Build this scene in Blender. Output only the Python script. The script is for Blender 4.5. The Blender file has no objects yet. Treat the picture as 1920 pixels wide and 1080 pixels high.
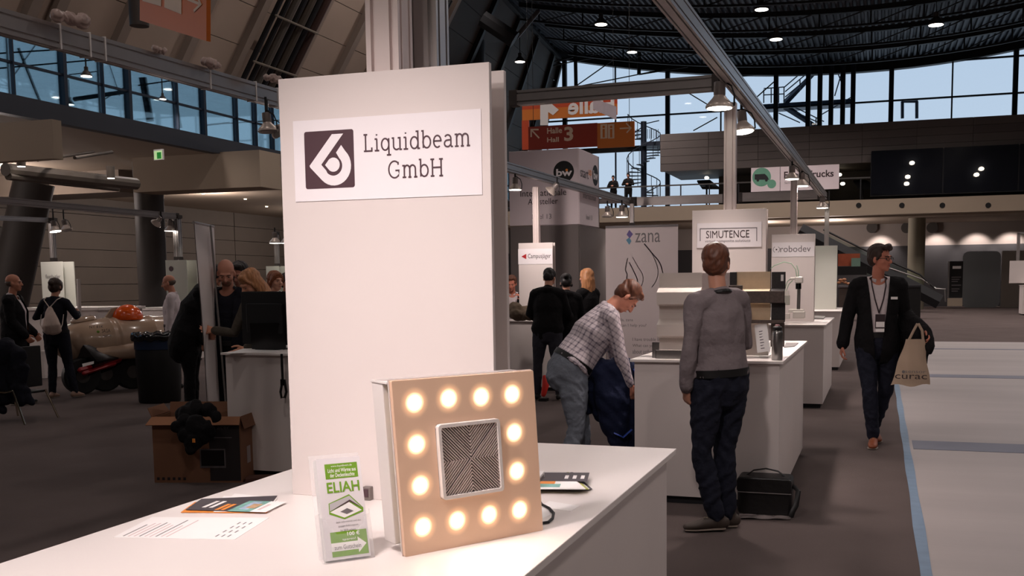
import bpy, bmesh, math, random
import numpy as np
from mathutils import Matrix, Vector
random.seed(4); np.random.seed(4)
C = bpy.context.scene.collection
PI = math.pi
# ------------------------------------------------------------------ camera
F = 1880.; CX, CY = 1040., 705.; H = 1.6          # pinhole model of the photograph (1920x1080)
def nrm(v): v = np.array(v, float); return v/np.linalg.norm(v)
def pd(px, py): return np.array([(px-CX)/F, -(py-CY)/F, -1.])
_up = -nrm(pd(CX+.0102*20000, CY+20000))
_a, _b = pd(1650, 0), pd(1650, 1000)
_y = nrm(_a+(_b-_a)*(-(_a@_up)/((_b-_a)@_up)))
R = np.array([np.cross(_y, _up), _y, _up])
_f = R@np.array([0, 0, -1.]); HD = nrm([_f[0], _f[1], 0])
cam = bpy.data.objects.new('camera', bpy.data.cameras.new('camera'))
C.objects.link(cam); bpy.context.scene.camera = cam
cam.matrix_world = Matrix([[*R[0], 0], [*R[1], 0], [*R[2], H], [0, 0, 0, 1]])
cam.data.sensor_width = 36; cam.data.lens = F*36/1920
cam.data.shift_x = (960-CX)/1920; cam.data.shift_y = (CY-540)/1920
cam.data.clip_start = .05; cam.data.clip_end = 500
sc = bpy.context.scene
sc.view_settings.view_transform = 'Standard'; sc.view_settings.look = 'None'
sc.view_settings.gamma = 1; sc.view_settings.use_curve_mapping = False
sc.view_settings.exposure = 0.0
def W(px, py, z=None, d=None, Y=None, X=None):     # pixel -> point on a plane of the place
    v = R@pd(px, py); o = np.array([0, 0, H])
    if z is not None: s = (z-H)/v[2]
    elif d is not None: s = d/(v@HD)
    elif Y is not None: s = Y/v[1]
    else: s = X/v[0]
    return o+v*s
# ------------------------------------------------------------------ sky
w = bpy.data.worlds.new('world'); sc.world = w; w.use_nodes = True
nt = w.node_tree; bg = nt.nodes['Background']
tc = nt.nodes.new('ShaderNodeTexCoord'); sx = nt.nodes.new('ShaderNodeSeparateXYZ')
rp = nt.nodes.new('ShaderNodeValToRGB')
nt.links.new(tc.outputs['Generated'], sx.inputs[0]); nt.links.new(sx.outputs['Z'], rp.inputs[0])
rp.color_ramp.elements[0].position = 0; rp.color_ramp.elements[0].color = (.62, .76, .92, 1)
rp.color_ramp.elements[1].position = .5; rp.color_ramp.elements[1].color = (.42, .60, .85, 1)
nt.links.new(rp.outputs[0], bg.inputs[0]); bg.inputs[1].default_value = SKY = .92
# ------------------------------------------------------------------ lights of the hall (high-bay lamps, see hall_lamp) use these powers
P_HALL = 1900.; P_BOOTH = 150.; P_NEAR = 175.; P_GALLERY = 110.
WARM = (1, .85, .80); HALLC = (1, .87, .82); PINK = (1, .865, .85)
def lamp_light(kind, name, loc, power, col, aim=None, size=.1, spot=1.6, blend=.6, parent=None):
    L = bpy.data.lights.new(name, kind); L.energy = power; L.color = col
    if kind == 'SPOT': L.spot_size = spot; L.spot_blend = blend; L.shadow_soft_size = size
    elif kind == 'AREA': L.size = size; L.shape = 'DISK'
    else: L.shadow_soft_size = size
    o = bpy.data.objects.new(name, L); C.objects.link(o)
    q = Vector((0, 0, -1)) if aim is None else (Vector(aim)-Vector(loc))
    o.rotation_euler = q.to_track_quat('-Z', 'Y').to_euler(); o.location = loc
    if parent is not None:
        o.location = Matrix.Rotation(-parent.rotation_euler.z, 3, 'Z')@(Vector(loc)-parent.location)
        if parent.rotation_euler.z: o.rotation_euler = (Matrix.Rotation(-parent.rotation_euler.z, 3, 'Z')@q).to_track_quat('-Z', 'Y').to_euler()
        o.parent = parent
    return o
# ------------------------------------------------------------------ materials
def lin(c): return tuple(((x/255+.055)/1.055)**2.4 if x/255 > .04045 else x/255/12.92 for x in c)
_M = {}
def mat(name, col, rough=.5, metal=0, spec=.5, noise=None, bump=None, emis=None, coat=0, trans=0, ior=1.45, alpha=None, stretch=None, sheen=0):
    if name in _M: return _M[name]
    m = bpy.data.materials.new(name); m.use_nodes = True; _M[name] = m
    n = m.node_tree; b = n.nodes['Principled BSDF']; I = b.inputs
    c = (*lin(col), 1); I['Base Color'].default_value = c; I['Roughness'].default_value = rough
    I['Metallic'].default_value = metal; I['Specular IOR Level'].default_value = spec
    I['Coat Weight'].default_value = coat; I['Transmission Weight'].default_value = trans; I['IOR'].default_value = ior
    if sheen: I['Sheen Weight'].default_value = sheen
    if emis: I['Emission Color'].default_value = (*lin(emis[0]), 1); I['Emission Strength'].default_value = emis[1]
    if alpha is not None: I['Alpha'].default_value = alpha
    if noise is None: noise = (3., .06)
    if noise or bump:
        t = n.nodes.new('ShaderNodeTexCoord'); src = t.outputs['Object']
        if stretch:
            mp = n.nodes.new('ShaderNodeMapping'); mp.inputs['Scale'].default_value = stretch
            n.links.new(src, mp.inputs[0]); src = mp.outputs[0]
    if noise:
        x = n.nodes.new('ShaderNodeTexNoise'); x.inputs['Scale'].default_value = noise[0]; x.inputs['Detail'].default_value = 4
        n.links.new(src, x.inputs['Vector'])
        r = n.nodes.new('ShaderNodeMapRange'); r.inputs['From Min'].default_value = .3; r.inputs['From Max'].default_value = .7
        r.inputs['To Min'].default_value = 1-noise[1]; r.inputs['To Max'].default_value = 1+noise[1]
        n.links.new(x.outputs['Fac'], r.inputs[0])
        h = n.nodes.new('ShaderNodeHueSaturation'); h.inputs['Color'].default_value = c
        n.links.new(r.outputs[0], h.inputs['Value']); n.links.new(h.outputs[0], I['Base Color'])
    if bump:
        x = n.nodes.new('ShaderNodeTexNoise'); x.inputs['Scale'].default_value = bump[0]; x.inputs['Detail'].default_value = 3
        n.links.new(src, x.inputs['Vector'])
        u = n.nodes.new('ShaderNodeBump'); u.inputs['Strength'].default_value = bump[1]; u.inputs['Distance'].default_value = .01 if len(bump) < 3 else bump[2]
        n.links.new(x.outputs['Fac'], u.inputs['Height']); n.links.new(u.outputs[0], I['Normal'])
    return m
def glass(name, tint=(1, 1, 1), gloss=.06):
    m = bpy.data.materials.new(name); m.use_nodes = True; n = m.node_tree
    n.nodes.remove(n.nodes['Principled BSDF']); o = n.nodes['Material Output']
    t = n.nodes.new('ShaderNodeBsdfTransparent'); t.inputs[0].default_value = (*tint, 1)
    g = n.nodes.new('ShaderNodeBsdfGlossy'); g.inputs['Roughness'].default_value = .02
    x = n.nodes.new('ShaderNodeMixShader'); f = n.nodes.new('ShaderNodeFresnel'); f.inputs[0].default_value = 1.45
    q = n.nodes.new('ShaderNodeMath'); q.operation = 'MULTIPLY'; q.inputs[1].default_value = gloss*16
    n.links.new(f.outputs[0], q.inputs[0]); n.links.new(q.outputs[0], x.inputs[0])
    n.links.new(t.outputs[0], x.inputs[1]); n.links.new(g.outputs[0], x.inputs[2]); n.links.new(x.outputs[0], o.inputs[0])
    return m
white = mat('white laminate', (232, 224, 220), .38, noise=(2, .015), spec=.4)
whiteside = mat('white coated board', (222, 212, 208), .5, noise=(2, .02))
paper = mat('paper', (244, 240, 238), .6, noise=(20, .01))
foil = mat('sign print', (240, 234, 236), .45, noise=(5, .01))
alu = mat('anodised aluminium', (176, 170, 168), .36, .75, noise=(8, .04))
aludark = mat('dark connector metal', (70, 64, 62), .6, .3)  # plain dark metal of the beam end connectors
steelc = mat('steel', (150, 148, 146), .28, .9, noise=(10, .05))
black = mat('matt black', (14, 13, 14), .55, noise=(10, .1))
blackg = mat('gloss black', (10, 10, 12), .22, noise=(10, .1))
darkgrey = mat('dark steel', (34, 34, 38), .6, noise=(2, .12))
plum = mat('plum print', (78, 56, 62), .5, noise=(6, .03))
ink = mat('dark lettering', (58, 44, 46), .5)
greyink = mat('grey lettering', (110, 104, 106), .5)
green = mat('leaf green print', (112, 156, 40), .5, noise=(8, .02))
carpet = mat('carpet', (92, 82, 80), .95, spec=.1, noise=(1.3, .10), bump=(180, .5))
lampglass = mat('lit lamp glass', (255, 250, 240), .3, emis=((255, 246, 232), 14.))
hallglass = mat('lit high bay glass', (255, 250, 240), .3, emis=((255, 244, 232), 9.))
# ------------------------------------------------------------------ mesh building
class M:
    def __init__(s): s.v = []; s.f = []
    def add(s, v, f, m=None):
        k = len(s.v); v = [Vector(p) for p in v]
        if m is not None: v = [m@p for p in v]
        s.v += v; s.f += [tuple(i+k for i in q) for q in f]; return s
    def box(s, x0, x1, y0, y1, z0, z1, m=None):
        return s.add([(x, y, z) for z in (z0, z1) for y in (y0, y1) for x in (x0, x1)],
                     [(0, 2, 3, 1), (4, 5, 7, 6), (0, 1, 5, 4), (1, 3, 7, 5), (3, 2, 6, 7), (2, 0, 4, 6)], m)
    def prism(s, poly, z0, z1, m=None):
        n = len(poly)
        return s.add([(x, y, z0) for x, y in poly]+[(x, y, z1) for x, y in poly],
                     [tuple(range(n-1, -1, -1)), tuple(range(n, 2*n))]+[(i, (i+1) % n, n+(i+1) % n, n+i) for i in range(n)], m)
    def quad(s, a, b, c, d): return s.add([a, b, c, d], [(0, 1, 2, 3)])
    def tube(s, pts, rad, n=12, flat=None, ref=None, cap='round', m=None):
        pts = [Vector(p) for p in pts]; N = len(pts)
        if not hasattr(rad, '__len__'): rad = [rad]*N
        rad = [(r, r) if not hasattr(r, '__len__') else tuple(r) for r in rad]
        T = [(pts[min(i+1, N-1)]-pts[max(i-1, 0)]).normalized() for i in range(N)]
        if ref is None: ref = Vector((1, 0, 0)) if abs(T[0].x) < .8 else Vector((0, 1, 0))
        ref = Vector(ref); rings = []; u = ref
        def ring(c, t, a, b):
            nonlocal u
            u = (u-t*u.dot(t)); u = u.normalized() if u.length > 1e-6 else t.orthogonal().normalized()
            w_ = t.cross(u)
            return [c+u*(a*math.cos(q))+w_*(b*math.sin(q)) for q in [2*PI*i/n for i in range(n)]]
        if cap == 'round':
            a, b = rad[0]; r = min(a, b)
            for k in (.97, .7): rings.append(ring(pts[0]-T[0]*r*k, T[0], a*math.sqrt(1-k*k), b*math.sqrt(1-k*k)))
        for i in range(N): rings.append(ring(pts[i], T[i], *rad[i]))
        if cap == 'round':
            a, b = rad[-1]; r = min(a, b)
            for k in (.7, .97): rings.append(ring(pts[-1]+T[-1]*r*k, T[-1], a*math.sqrt(1-k*k), b*math.sqrt(1-k*k)))
        V = [p for q in rings for p in q]; K = len(rings)
        f = [(i*n+j, i*n+(j+1) % n, (i+1)*n+(j+1) % n, (i+1)*n+j) for i in range(K-1) for j in range(n)]
        f += [tuple(range(n-1, -1, -1)), tuple(range((K-1)*n, K*n))]
        return s.add(V, f, m)
    def cyl(s, a, b, r, r2=None, n=16, m=None): return s.tube([a, b], [r, r if r2 is None else r2], n, cap='flat', m=m)
    def ball(s, c, r, n=14, rot=None):
        if not hasattr(r, '__len__'): r = (r, r, r)
        V = []; k = n//2; c = Vector(c)
        for i in range(k+1):
            t = PI*(i+.0)/k; t = min(max(t, .02), PI-.02)
            for j in range(n):
                q = Vector((r[0]*math.sin(t)*math.cos(2*PI*j/n), r[1]*math.sin(t)*math.sin(2*PI*j/n), r[2]*math.cos(t)))
                if rot is not None: q = rot@q
                V.append(c+q)
        f = [(i*n+j, (i+1)*n+j, (i+1)*n+(j+1) % n, i*n+(j+1) % n) for i in range(k) for j in range(n)]
        f += [tuple(range(n)), tuple(range((k+1)*n-1, k*n-1, -1))]
        return s.add(V, f)
    def lathe(s, prof, n=24, m=None):     # prof: (r, z)
        V = [(r*math.cos(2*PI*j/n), r*math.sin(2*PI*j/n), z) for r, z in prof for j in range(n)]
        f = [(i*n+j, i*n+(j+1) % n, (i+1)*n+(j+1) % n, (i+1)*n+j) for i in range(len(prof)-1) for j in range(n)]
        f += [tuple(range(n-1, -1, -1)), tuple(range((len(prof)-1)*n, len(prof)*n))]
        return s.add(V, f, m)
def rrect(x0, x1, y0, y1, r, n=4):
    o = []
    for cx, cy, a in ((x1-r, y0+r, -90), (x1-r, y1-r, 0), (x0+r, y1-r, 90), (x0+r, y0+r, 180)):
        for i in range(n+1):
            t = math.radians(a+90*i/n); o.append((cx+r*math.cos(t), cy+r*math.sin(t)))
    return o
def frame(o, u, v):        # plane frame: x along u, y along v, z out
    o, u, v = Vector(o), Vector(u).normalized(), Vector(v).normalized(); n = u.cross(v).normalized(); v = n.cross(u)
    return Matrix(((u.x, v.x, n.x, o.x), (u.y, v.y, n.y, o.y), (u.z, v.z, n.z, o.z), (0, 0, 0, 1)))
def tag(o, label=None, cat=None, group=None, kind=None):
    if label: o['label'] = label
    if cat: o['category'] = cat
    if group: o['group'] = group
    if kind: o['kind'] = kind
    return o
def thing(name, label, cat, loc=(0, 0, 0), rz=0, group=None, kind=None):
    o = bpy.data.objects.new(name, None); C.objects.link(o); o.empty_display_size = .1
    o.location = Vector(loc); o.rotation_euler = (0, 0, rz)
    return tag(o, label, cat, group, kind)
def inv(parent):
    m = Matrix.Identity(4); ch = []
    while parent is not None: ch.append(parent); parent = parent.parent
    for p in reversed(ch): m = m@(Matrix.Translation(p.location)@p.rotation_euler.to_matrix().to_4x4())
    return m.inverted()
def obj(name, mb, material, parent=None, smooth=False, bevel=0, origin=None, **kw):
    if isinstance(mb, M):
        me = bpy.data.meshes.new(name); V = mb.v
    else: me = mb; V = None
    if V is not None:
        if parent is not None:
            mi = inv(parent); V = [mi@p for p in V]; o0 = Vector((0, 0, 0))
        else:
            if origin is None:
                lo = [min(p[i] for p in V) for i in range(3)]; hi = [max(p[i] for p in V) for i in range(3)]
                origin = ((lo[0]+hi[0])/2, (lo[1]+hi[1])/2, lo[2])
            o0 = Vector(origin); V = [p-o0 for p in V]
        me.from_pydata([tuple(p) for p in V], [], mb.f)
        b = bmesh.new(); b.from_mesh(me); bmesh.ops.recalc_face_normals(b, faces=b.faces); b.to_mesh(me); b.free()
    else: o0 = Vector((0, 0, 0))
    if material is not None and not len(me.materials): me.materials.append(material)
    if smooth:
        for p in me.polygons: p.use_smooth = True
        if smooth != 'all': me.set_sharp_from_angle(angle=math.radians(38))
    o = bpy.data.objects.new(name, me); C.objects.link(o); o.location = o0
    if parent is not None: o.parent = parent
    if bevel:
        q = o.modifiers.new('bevel', 'BEVEL'); q.width = bevel; q.segments = 2; q.limit_method = 'ANGLE'
    return tag(o, kw.get('label'), kw.get('cat'), kw.get('group'), kw.get('kind'))
def struct(name, mb, material, **kw): return obj(name, mb, material, kind='structure', **kw)
def text(name, s, x0, x1, y0, y1, fr, material, parent, bold=0, mirror=False, shear=0, ext=.0006):
    cu = bpy.data.curves.new(name, 'FONT'); cu.body = s; cu.size = 1; cu.offset = bold; cu.resolution_u = 3; cu.shear = shear; cu.align_x = 'CENTER'
    t = bpy.data.objects.new(name, cu); C.objects.link(t)
    me = bpy.data.meshes.new_from_object(t, depsgraph=DG()); bpy.data.objects.remove(t); bpy.data.curves.remove(cu)
    P = np.array([v.co[:] for v in me.vertices]); lo, hi = P.min(0), P.max(0)
    m = inv(parent)@fr if parent is not None else fr
    sx_, sy_ = (x1-x0)/(hi[0]-lo[0]), (y1-y0)/(hi[1]-lo[1])
    for v in me.vertices:
        x = (v.co.x-lo[0])*sx_+x0
        if mirror: x = x0+x1-x
        v.co = m@Vector((x, (v.co.y-lo[1])*sy_+y0, ext))
    me.materials.clear()
    return obj(name, me, material, parent)
def DG():
    d = bpy.context.evaluated_depsgraph_get(); d.update(); return d
def ribbon(mb, pts, wd, z=.0005, m=None, closed=False):     # flat stroke in the xy plane
    p = [Vector((a, b)) for a, b in pts]; N = len(p); L = []; Rr = []
    for i in range(N):
        a = p[i-1] if (i or closed) else None; b = p[(i+1) % N] if (i < N-1 or closed) else None
        d1 = (p[i]-a).normalized() if a is not None else None; d2 = (b-p[i]).normalized() if b is not None else None
        if d1 is None: d1 = d2
        if d2 is None: d2 = d1
        t = (d1+d2); t = t.normalized() if t.length > 1e-4 else d1
        k = 1/max(.5, abs(t.dot(d1))); n = Vector((-t.y, t.x))*(wd/2*k)
        L.append(p[i]+n); Rr.append(p[i]-n)
    V = [(q.x, q.y, z) for q in L]+[(q.x, q.y, z) for q in Rr]
    f = [(i, N+i, N+(i+1) % N, (i+1) % N) for i in range(N if closed else N-1)]
    return mb.add(V, f, m)
def arc(cx, cy, r, a0, a1, n=10, ry=None):
    ry = r if ry is None else ry
    return [(cx+r*math.cos(math.radians(a0+(a1-a0)*i/n)), cy+ry*math.sin(math.radians(a0+(a1-a0)*i/n))) for i in range(n+1)]
# ================================================================== the hall
def Wp(px, py, p0, n):
    v = R@pd(px, py); o = np.array([0, 0, H]); n = np.array(n, float)
    return o+v*(((np.array(p0)-o)@n)/(v@n))
concrete = mat('grey hall floor', (168, 160, 158), .42, noise=(.5, .10), stretch=(.5, 3, 1), bump=(14, .05), spec=.5)
stripm = mat('blue grey floor duct cover', (112, 114, 128), .5, noise=(2, .05))
tapem = mat('pale blue tape', (120, 142, 165), .4, noise=(9, .1))
struct('floor', M().box(-46, .26, -14, 62, -.06, 0), carpet)
struct('floor', M().box(.26, 34, -14, 27, -.06, 0), concrete)
struct('floor', M().box(.26, 34, 27, 62, -.06, 0), carpet)
def kx(y): return W(1744, y, z=0)[1]
for i, (a, b) in enumerate(((9.9, 10.42), (17.25, 17.75), (24.1, 24.35))):
    struct('trim_%d' % (i+1), M().box(.33, 34, a, b, -.01, .004), stripm)
t_ = M(); ys = np.linspace(-2, 17, 40)
for i in range(39):
    a, b = ys[i], ys[i+1]; wa, wb = .034+.004*math.sin(a*3), .034+.004*math.sin(b*3)
    t_.add([(.27-wa, a, .003), (.27+wa, a, .003), (.27+wb, b, .003), (.27-wb, b, .003)], [(0, 1, 2, 3)])
tag(obj('floor_tape', t_, tapem), 'pale blue adhesive tape along the edge of the dark carpet', 'tape')
# roof deck: sagging corrugated sheet
deckm = mat('corrugated roof sheet', (74, 80, 90), .55, .3, noise=(.8, .08)); trussm = mat('dark roof steel', (22, 23, 27), .6, noise=(1, .1))
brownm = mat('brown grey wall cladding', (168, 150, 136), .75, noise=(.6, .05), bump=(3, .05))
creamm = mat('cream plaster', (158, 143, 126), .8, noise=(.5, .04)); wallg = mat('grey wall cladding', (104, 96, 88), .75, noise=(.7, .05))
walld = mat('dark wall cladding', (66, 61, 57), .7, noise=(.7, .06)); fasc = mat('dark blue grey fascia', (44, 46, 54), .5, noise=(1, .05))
def zr(x): return 13.54+(.0065 if x < -1.1 else .0096)*(x+1.1)**2
dk = M(); xs = []; x = -17.2; i = 0
x = -21.3
while x < 34:
    for dx, dz in ((0, 0), (.11, 0), (.15, .13), (.26, .13)): xs.append((x+dx, dz))
    x += .30
V = [(a, y, zr(a)+c) for y in (-14, 60.2) for a, c in xs]; n = len(xs)
dk.add(V, [(i, i+1, n+i+1, n+i) for i in range(n-1)])
V = [(a, y, zr(a)+c+.3) for y in (-14, 60.2) for a, c in xs[::12]]; n = len(xs[::12])
dk.add(V, [(i, i+1, n+i+1, n+i) for i in range(n-1)])
struct('ceiling', dk, deckm)
def arcbeam(Y, dz, hgt, wd, x0=-17, x1=30, k=40):
    m = M(); X = np.linspace(x0, x1, k+1)
    for i in range(k):
        a, b = X[i], X[i+1]; za, zb = zr(a)-dz, zr(b)-dz
        m.add([(a, Y-wd, za-hgt), (b, Y-wd, zb-hgt), (b, Y-wd, zb), (a, Y-wd, za), (a, Y+wd, za-hgt), (b, Y+wd, zb-hgt), (b, Y+wd, zb), (a, Y+wd, za)],
              [(0, 1, 2, 3), (5, 4, 7, 6), (0, 4, 5, 1), (3, 2, 6, 7)])
    return m
for i, Y in enumerate((38., 43., 47.5, 51.5, 55.5)):
    t = tag(thing('roof_truss', None, None, (0, Y, 13)), kind='structure')
    obj('top_chord', arcbeam(Y, 0, .22, .12), trussm, t)
    obj('bottom_chord', arcbeam(Y, .75, .09, .06), trussm, t)
    d = M()
    for x in np.arange(-16, 30, 2.2):
        d.cyl((x, Y, zr(x)), (x, Y, zr(x)-.8), .04, n=6); d.cyl((x, Y, zr(x)-.8), (x+2.2, Y, zr(x+2.2)-.1), .03, n=6)
    obj('web_bars', d, trussm, t, kind='stuff')
struct('trim_4', arcbeam(60, -.1, .55, .25, -21, 32), trussm)
# far glass wall
YG = 60.
pane = glass('clear pane'); bluepane = glass('blue tinted pane', (.78, .93, .98), .05)
thick = [W(p, 180, Y=YG)[0] for p in (1059, 1252, 1455, 1671, 1903)]
stepx = (thick[-1]-thick[0])/4
cols = [thick[0]-stepx, *thick, thick[-1]+stepx, thick[-1]+2*stepx]; cols = [-20.9]+[c for c in cols if c > -20.5]
rows = [6.0, W(1784, 182, Y=YG)[2], W(1784, 114, Y=YG)[2], 17.2]
wn = tag(thing('window_1', None, None, (0, YG, 6)), kind='structure')
mull = mat('dark window frame', (38, 46, 60), .5, .3)
for i, c in enumerate(cols): obj('mullion', M().box(c-.13, c+.13, YG-.12, YG+.12, 5.9, zr(c)+.1), mull, wn)
for i in range(len(cols)-1):
    a, b = cols[i], cols[i+1]; mid = (a+b)/2
    obj('mullion', M().box(mid-.04, mid+.04, YG-.06, YG+.06, 5.9, zr(mid)+.1), mull, wn)
    for u, v in ((a+.13, mid-.04), (mid+.04, b-.13)):
        for k in range(3):
            top = rows[k+1] if k < 2 else zr(u)+.05
            if top > rows[k]+.2: obj('pane', M().box(u, v, YG-.01, YG+.01, rows[k]+.03, top-.03), pane, wn)
for z in rows[:3]: obj('transom', M().box(cols[0], cols[-1], YG-.07, YG+.07, z-.045, z+.045), mull, wn)
# tie rods in front of the far glass
tr = tag(thing('tie_rods', None, None, (-12, 59, 12)), kind='structure')
def pxrod(name, a, b, Y, r, m, parent): obj(name, M().cyl(W(*a, Y=Y), W(*b, Y=Y), r, n=6), m, parent)
for a, b in (((1010, 45), (1010, 122)), ((1078, 58), (1080, 165)), ((1145, 18), (1143, 96)), ((1199, 75), (1198, 140))): pxrod('strut', a, b, 57., .11, trussm, tr)
for a, b in (((975, 172), (1046, 97)), ((1010, 122), (1235, 70)), ((1080, 163), (1255, 128)), ((1082, 160), (1150, 112)), ((1198, 140), (1290, 125)), ((978, 134), (1130, 105)),
             ((1287, 172), (1330, 198)), ((1410, 190), (1455, 150)), ((1325, 210), (1345, 205)), ((1300, 245), (1345, 220))): pxrod('cable', a, b, 58.6, .035, trussm, tr)
# gallery in front of the far glass
XB = W(1238, 250, Y=54)[0]
zt, zb = W(1238, 252, Y=54)[2], W(1238, 322, Y=54)[2]
XD = W(1633, 300, Y=54)[0]
bandm = mat('grey brown facade panel', (106, 98, 95), .75, noise=(.6, .05)); bandm2 = mat('slightly darker facade panel', (98, 90, 88), .75, noise=(.6, .05))
wf = tag(thing('wall_far', None, None, (0, 54, zb)), kind='structure')
hh = (zt-zb)/5; j = 0
for r_ in range(5):
    x = XB
    while x < 31:
        b_ = min(x+2.6, 31)
        obj('wall_panel', M().box(x+.008, b_-.008, 53.97-random.random()*.012, 54.3, zb+r_*hh+.008, zb+(r_+1)*hh-.008), bandm if (r_+j) % 5 else bandm2, wf); x = b_; j += 1
obj('backing', M().box(XB+.02, 31, 54.05, 54.28, zb+.02, zt-.02), walld, wf)
zs1, zs0 = W(1700, 372, Y=52.5)[2], W(1700, 401, Y=52.5)[2]
slabf = tag(thing('gallery_slab', None, None, (0, 53, zs0)), kind='structure')
obj('edge_beam', M().box(-21, 31, 52.4, 52.9, zs0, zs1), creamm, slabf)
obj('slab', M().box(-21, 31, 52.9, 60, zs0+.2, zs1), creamm, slabf)
obj('soffit_step', M().box(-21, 31, 53.2, 60, zs0-.08, zs0+.18), creamm, slabf)
for px in (1610, 1691, 1767, 1853):
    c = W(px, 385, Y=52.38); obj('round_vent', M().cyl(c, c+np.array([0, .1, 0]), .13, n=14), black, slabf)
# dark glazed gallery box at the right
dgm = mat('dark tinted glazing', (24, 26, 33), .12, spec=.6, noise=(.4, .05))
zd1, zd0 = W(1640, 283, Y=53.4)[2], W(1640, 368, Y=53.4)[2]
dg = tag(thing('window_2', None, None, (XD, 53.6, zd0)), kind='structure')
for i in range(7):
    obj('pane', M().box(XD+i*3.4+.03, XD+(i+1)*3.4-.03, 53.4, 53.5, zd0+.05, zd1), dgm, dg)
obj('frame', M().box(XD, 31, 53.42, 53.6, zd0, zd1-.03), trussm, dg)
struct('wall_gallery', M().box(-9, 31, 59, 59.2, zs1, zt), walld)
struct('ceiling', M().box(XB, 31, 54.3, 60, zb+.1, zb+.3), walld)
# balustrade of the gallery
bl = tag(thing('balustrade', None, None, (0, 52.6, zs1)), kind='structure')
for x in np.arange(-20.5, XD, 1.5): obj('post', M().box(x-.03, x+.03, 52.55, 52.6, zs1, zs1+1.05), trussm, bl)
obj('handrail', M().box(-20.8, XD, 52.53, 52.62, zs1+1.05, zs1+1.12), steelc, bl)
for i in range(12): obj('pane', M().box(-20.4+i*1.5, -19.06+i*1.5, 52.56, 52.58, zs1+.1, zs1+.98), pane, bl)
# wall under the far gallery
struct('wall_back', M().box(-46, 31, 60, 60.3, W(1800, 459, Y=60)[2], zs0), mat('pale grey wall', (140, 130, 124), .8, noise=(.4, .04)))
struct('wall_back', M().box(-46, 31, 59.9, 60.3, 0, W(1800, 459, Y=60)[2]), mat('anthracite wall', (48, 46, 48), .7, noise=(.4, .05)))
struct('wall_back', M().box(-46, -20.9, 60, 60.3, zs0, 6.1), mat('pale grey wall', (140, 130, 124)))
pw = tag(thing('partition', None, None, tuple(W(1840, 572, z=0))), kind='structure')
c = W(1803, 572, Y=58); e = W(1874, 572, Y=58); ztp = W(1840, 471, Y=58)[2]
obj('partition_panel', M().prism(rrect(c[0], e[0], 0, ztp, .3), 0, .1, frame((0, 58.1, 0), (1, 0, 0), (0, 0, 1))), mat('grey satin glass', (118, 122, 124), .4, noise=(.5, .04)), pw)
obj('partition_panel', M().prism(rrect(e[0]+.05, e[0]+4, 0, ztp, .05), 0, .1, frame((0, 58.1, 0), (1, 0, 0), (0, 0, 1))), mat('beige satin glass', (128, 120, 112), .4, noise=(.5, .04)), pw)
# columns
def column(cx, cy, r, z1, m, top=None, name='pillar'):
    struct(name, M().tube([(cx, cy, 0), (cx if top is None else top[0], cy if top is None else top[1], z1)], r, n=24, cap='flat'), m, smooth=True)
pilm = mat('concrete pillar', (122, 116, 100), .75, noise=(1, .05)); pild = mat('grey painted pillar', (70, 66, 64), .6, noise=(1, .05))
c = W(1716, 560, Y=55); column(c[0], 55, .42, zs0, pilm)
c = W(965, 250, Y=57); column(c[0], 57, .42, zr(-19), trussm)
for px, Y, r in ((877, 46., .75), (915, 52., .45), (805, 40., .18)):
    c = W(px, 60, Y=Y); struct('pillar', M().cyl((c[0], Y, 6.4), (c[0]+.1, Y, 15.5), r, n=16), trussm, smooth=True)
# left side: fascia, tinted glass, sloping cladding
XL = -20.7
struct('trim_5', M().box(XL-.3, XL, -14, 60, 5.9, 6.40), fasc)
wl = tag(thing('window_3', None, None, (XL-.25, 30, 6.4)), kind='structure')
ypx = [W(p, q, X=XL-.25)[1] for p, q in ((20, 120), (118, 150), (190, 170), (240, 185), (330, 210), (381, 225), (442, 235), (478, 250), (510, 255))]
yk = [9.0, 14.0]+ypx; s_ = ypx[-1]-ypx[-2]
yy = ypx[-1]
while yy < 58: yy += 3.6; yk.append(min(yy, 60))
for i, y in enumerate(yk): q = .12 if i in (3, 5, 7) or i > 10 else .04; obj('mullion', M().box(XL-.35, XL-.15, y-q/2, y+q/2, 6.4, 8.6), mull, wl)
zz = (6.4, 7.25, 8.6)
for i in range(len(yk)-1):
    for k in range(2): obj('pane', M().box(XL-.26, XL-.24, yk[i]+.04, yk[i+1]-.04, zz[k]+.02, zz[k+1]-.02), bluepane, wl)
obj('transom', M().box(XL-.29, XL-.21, 6, 60, 7.22, 7.28), mull, wl)
# slender steelwork standing outside the left glass
ex = tag(thing('outside_steelwork', None, None, (XL-3, 25, 6)), kind='structure')
for a, b, r in (((0, 100), (108, 93), .03), ((0, 128), (180, 112), .03), ((35, 90), (75, 190), .05), ((70, 80), (20, 150), .02), ((140, 186), (235, 172), .09), ((205, 120), (225, 180), .02), ((268, 145), (282, 228), .16),
                ((322, 150), (340, 240), .05), ((385, 235), (430, 230), .04), ((395, 233), (530, 225), .03), ((260, 160), (330, 150), .03), ((130, 140), (190, 133), .02), ((190, 190), (240, 160), .02)):
    obj('steel_bar', M().cyl(W(*a, X=XL-2), W(*b, X=XL-2), r*.8, n=6), mull, ex)
SL = .64; P0 = (XL-.1, 0, 8.3); N0 = (1, 0, -SL)
ztop = 15.0
def SLf(y): return SL if y < 38 else SL+(.28-SL)*(y-38)/22.
def slp(y, z, off=0): return Vector((P0[0]+SLf(y)*(z-8.3)+off*.84, y, z-off*.54))
ww = tag(thing('wall_left', None, None, (P0[0], 25, 8.3)), kind='structure')
ribpx = [(50, 20), (90, 44), (215, 75), (337, 111), (430, 135), (540, 145), (632, 130), (700, 110)]
ry = [Wp(*p, P0, N0)[1] for p in ribpx]
ye = [-14, -5, 4]+ry
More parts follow.
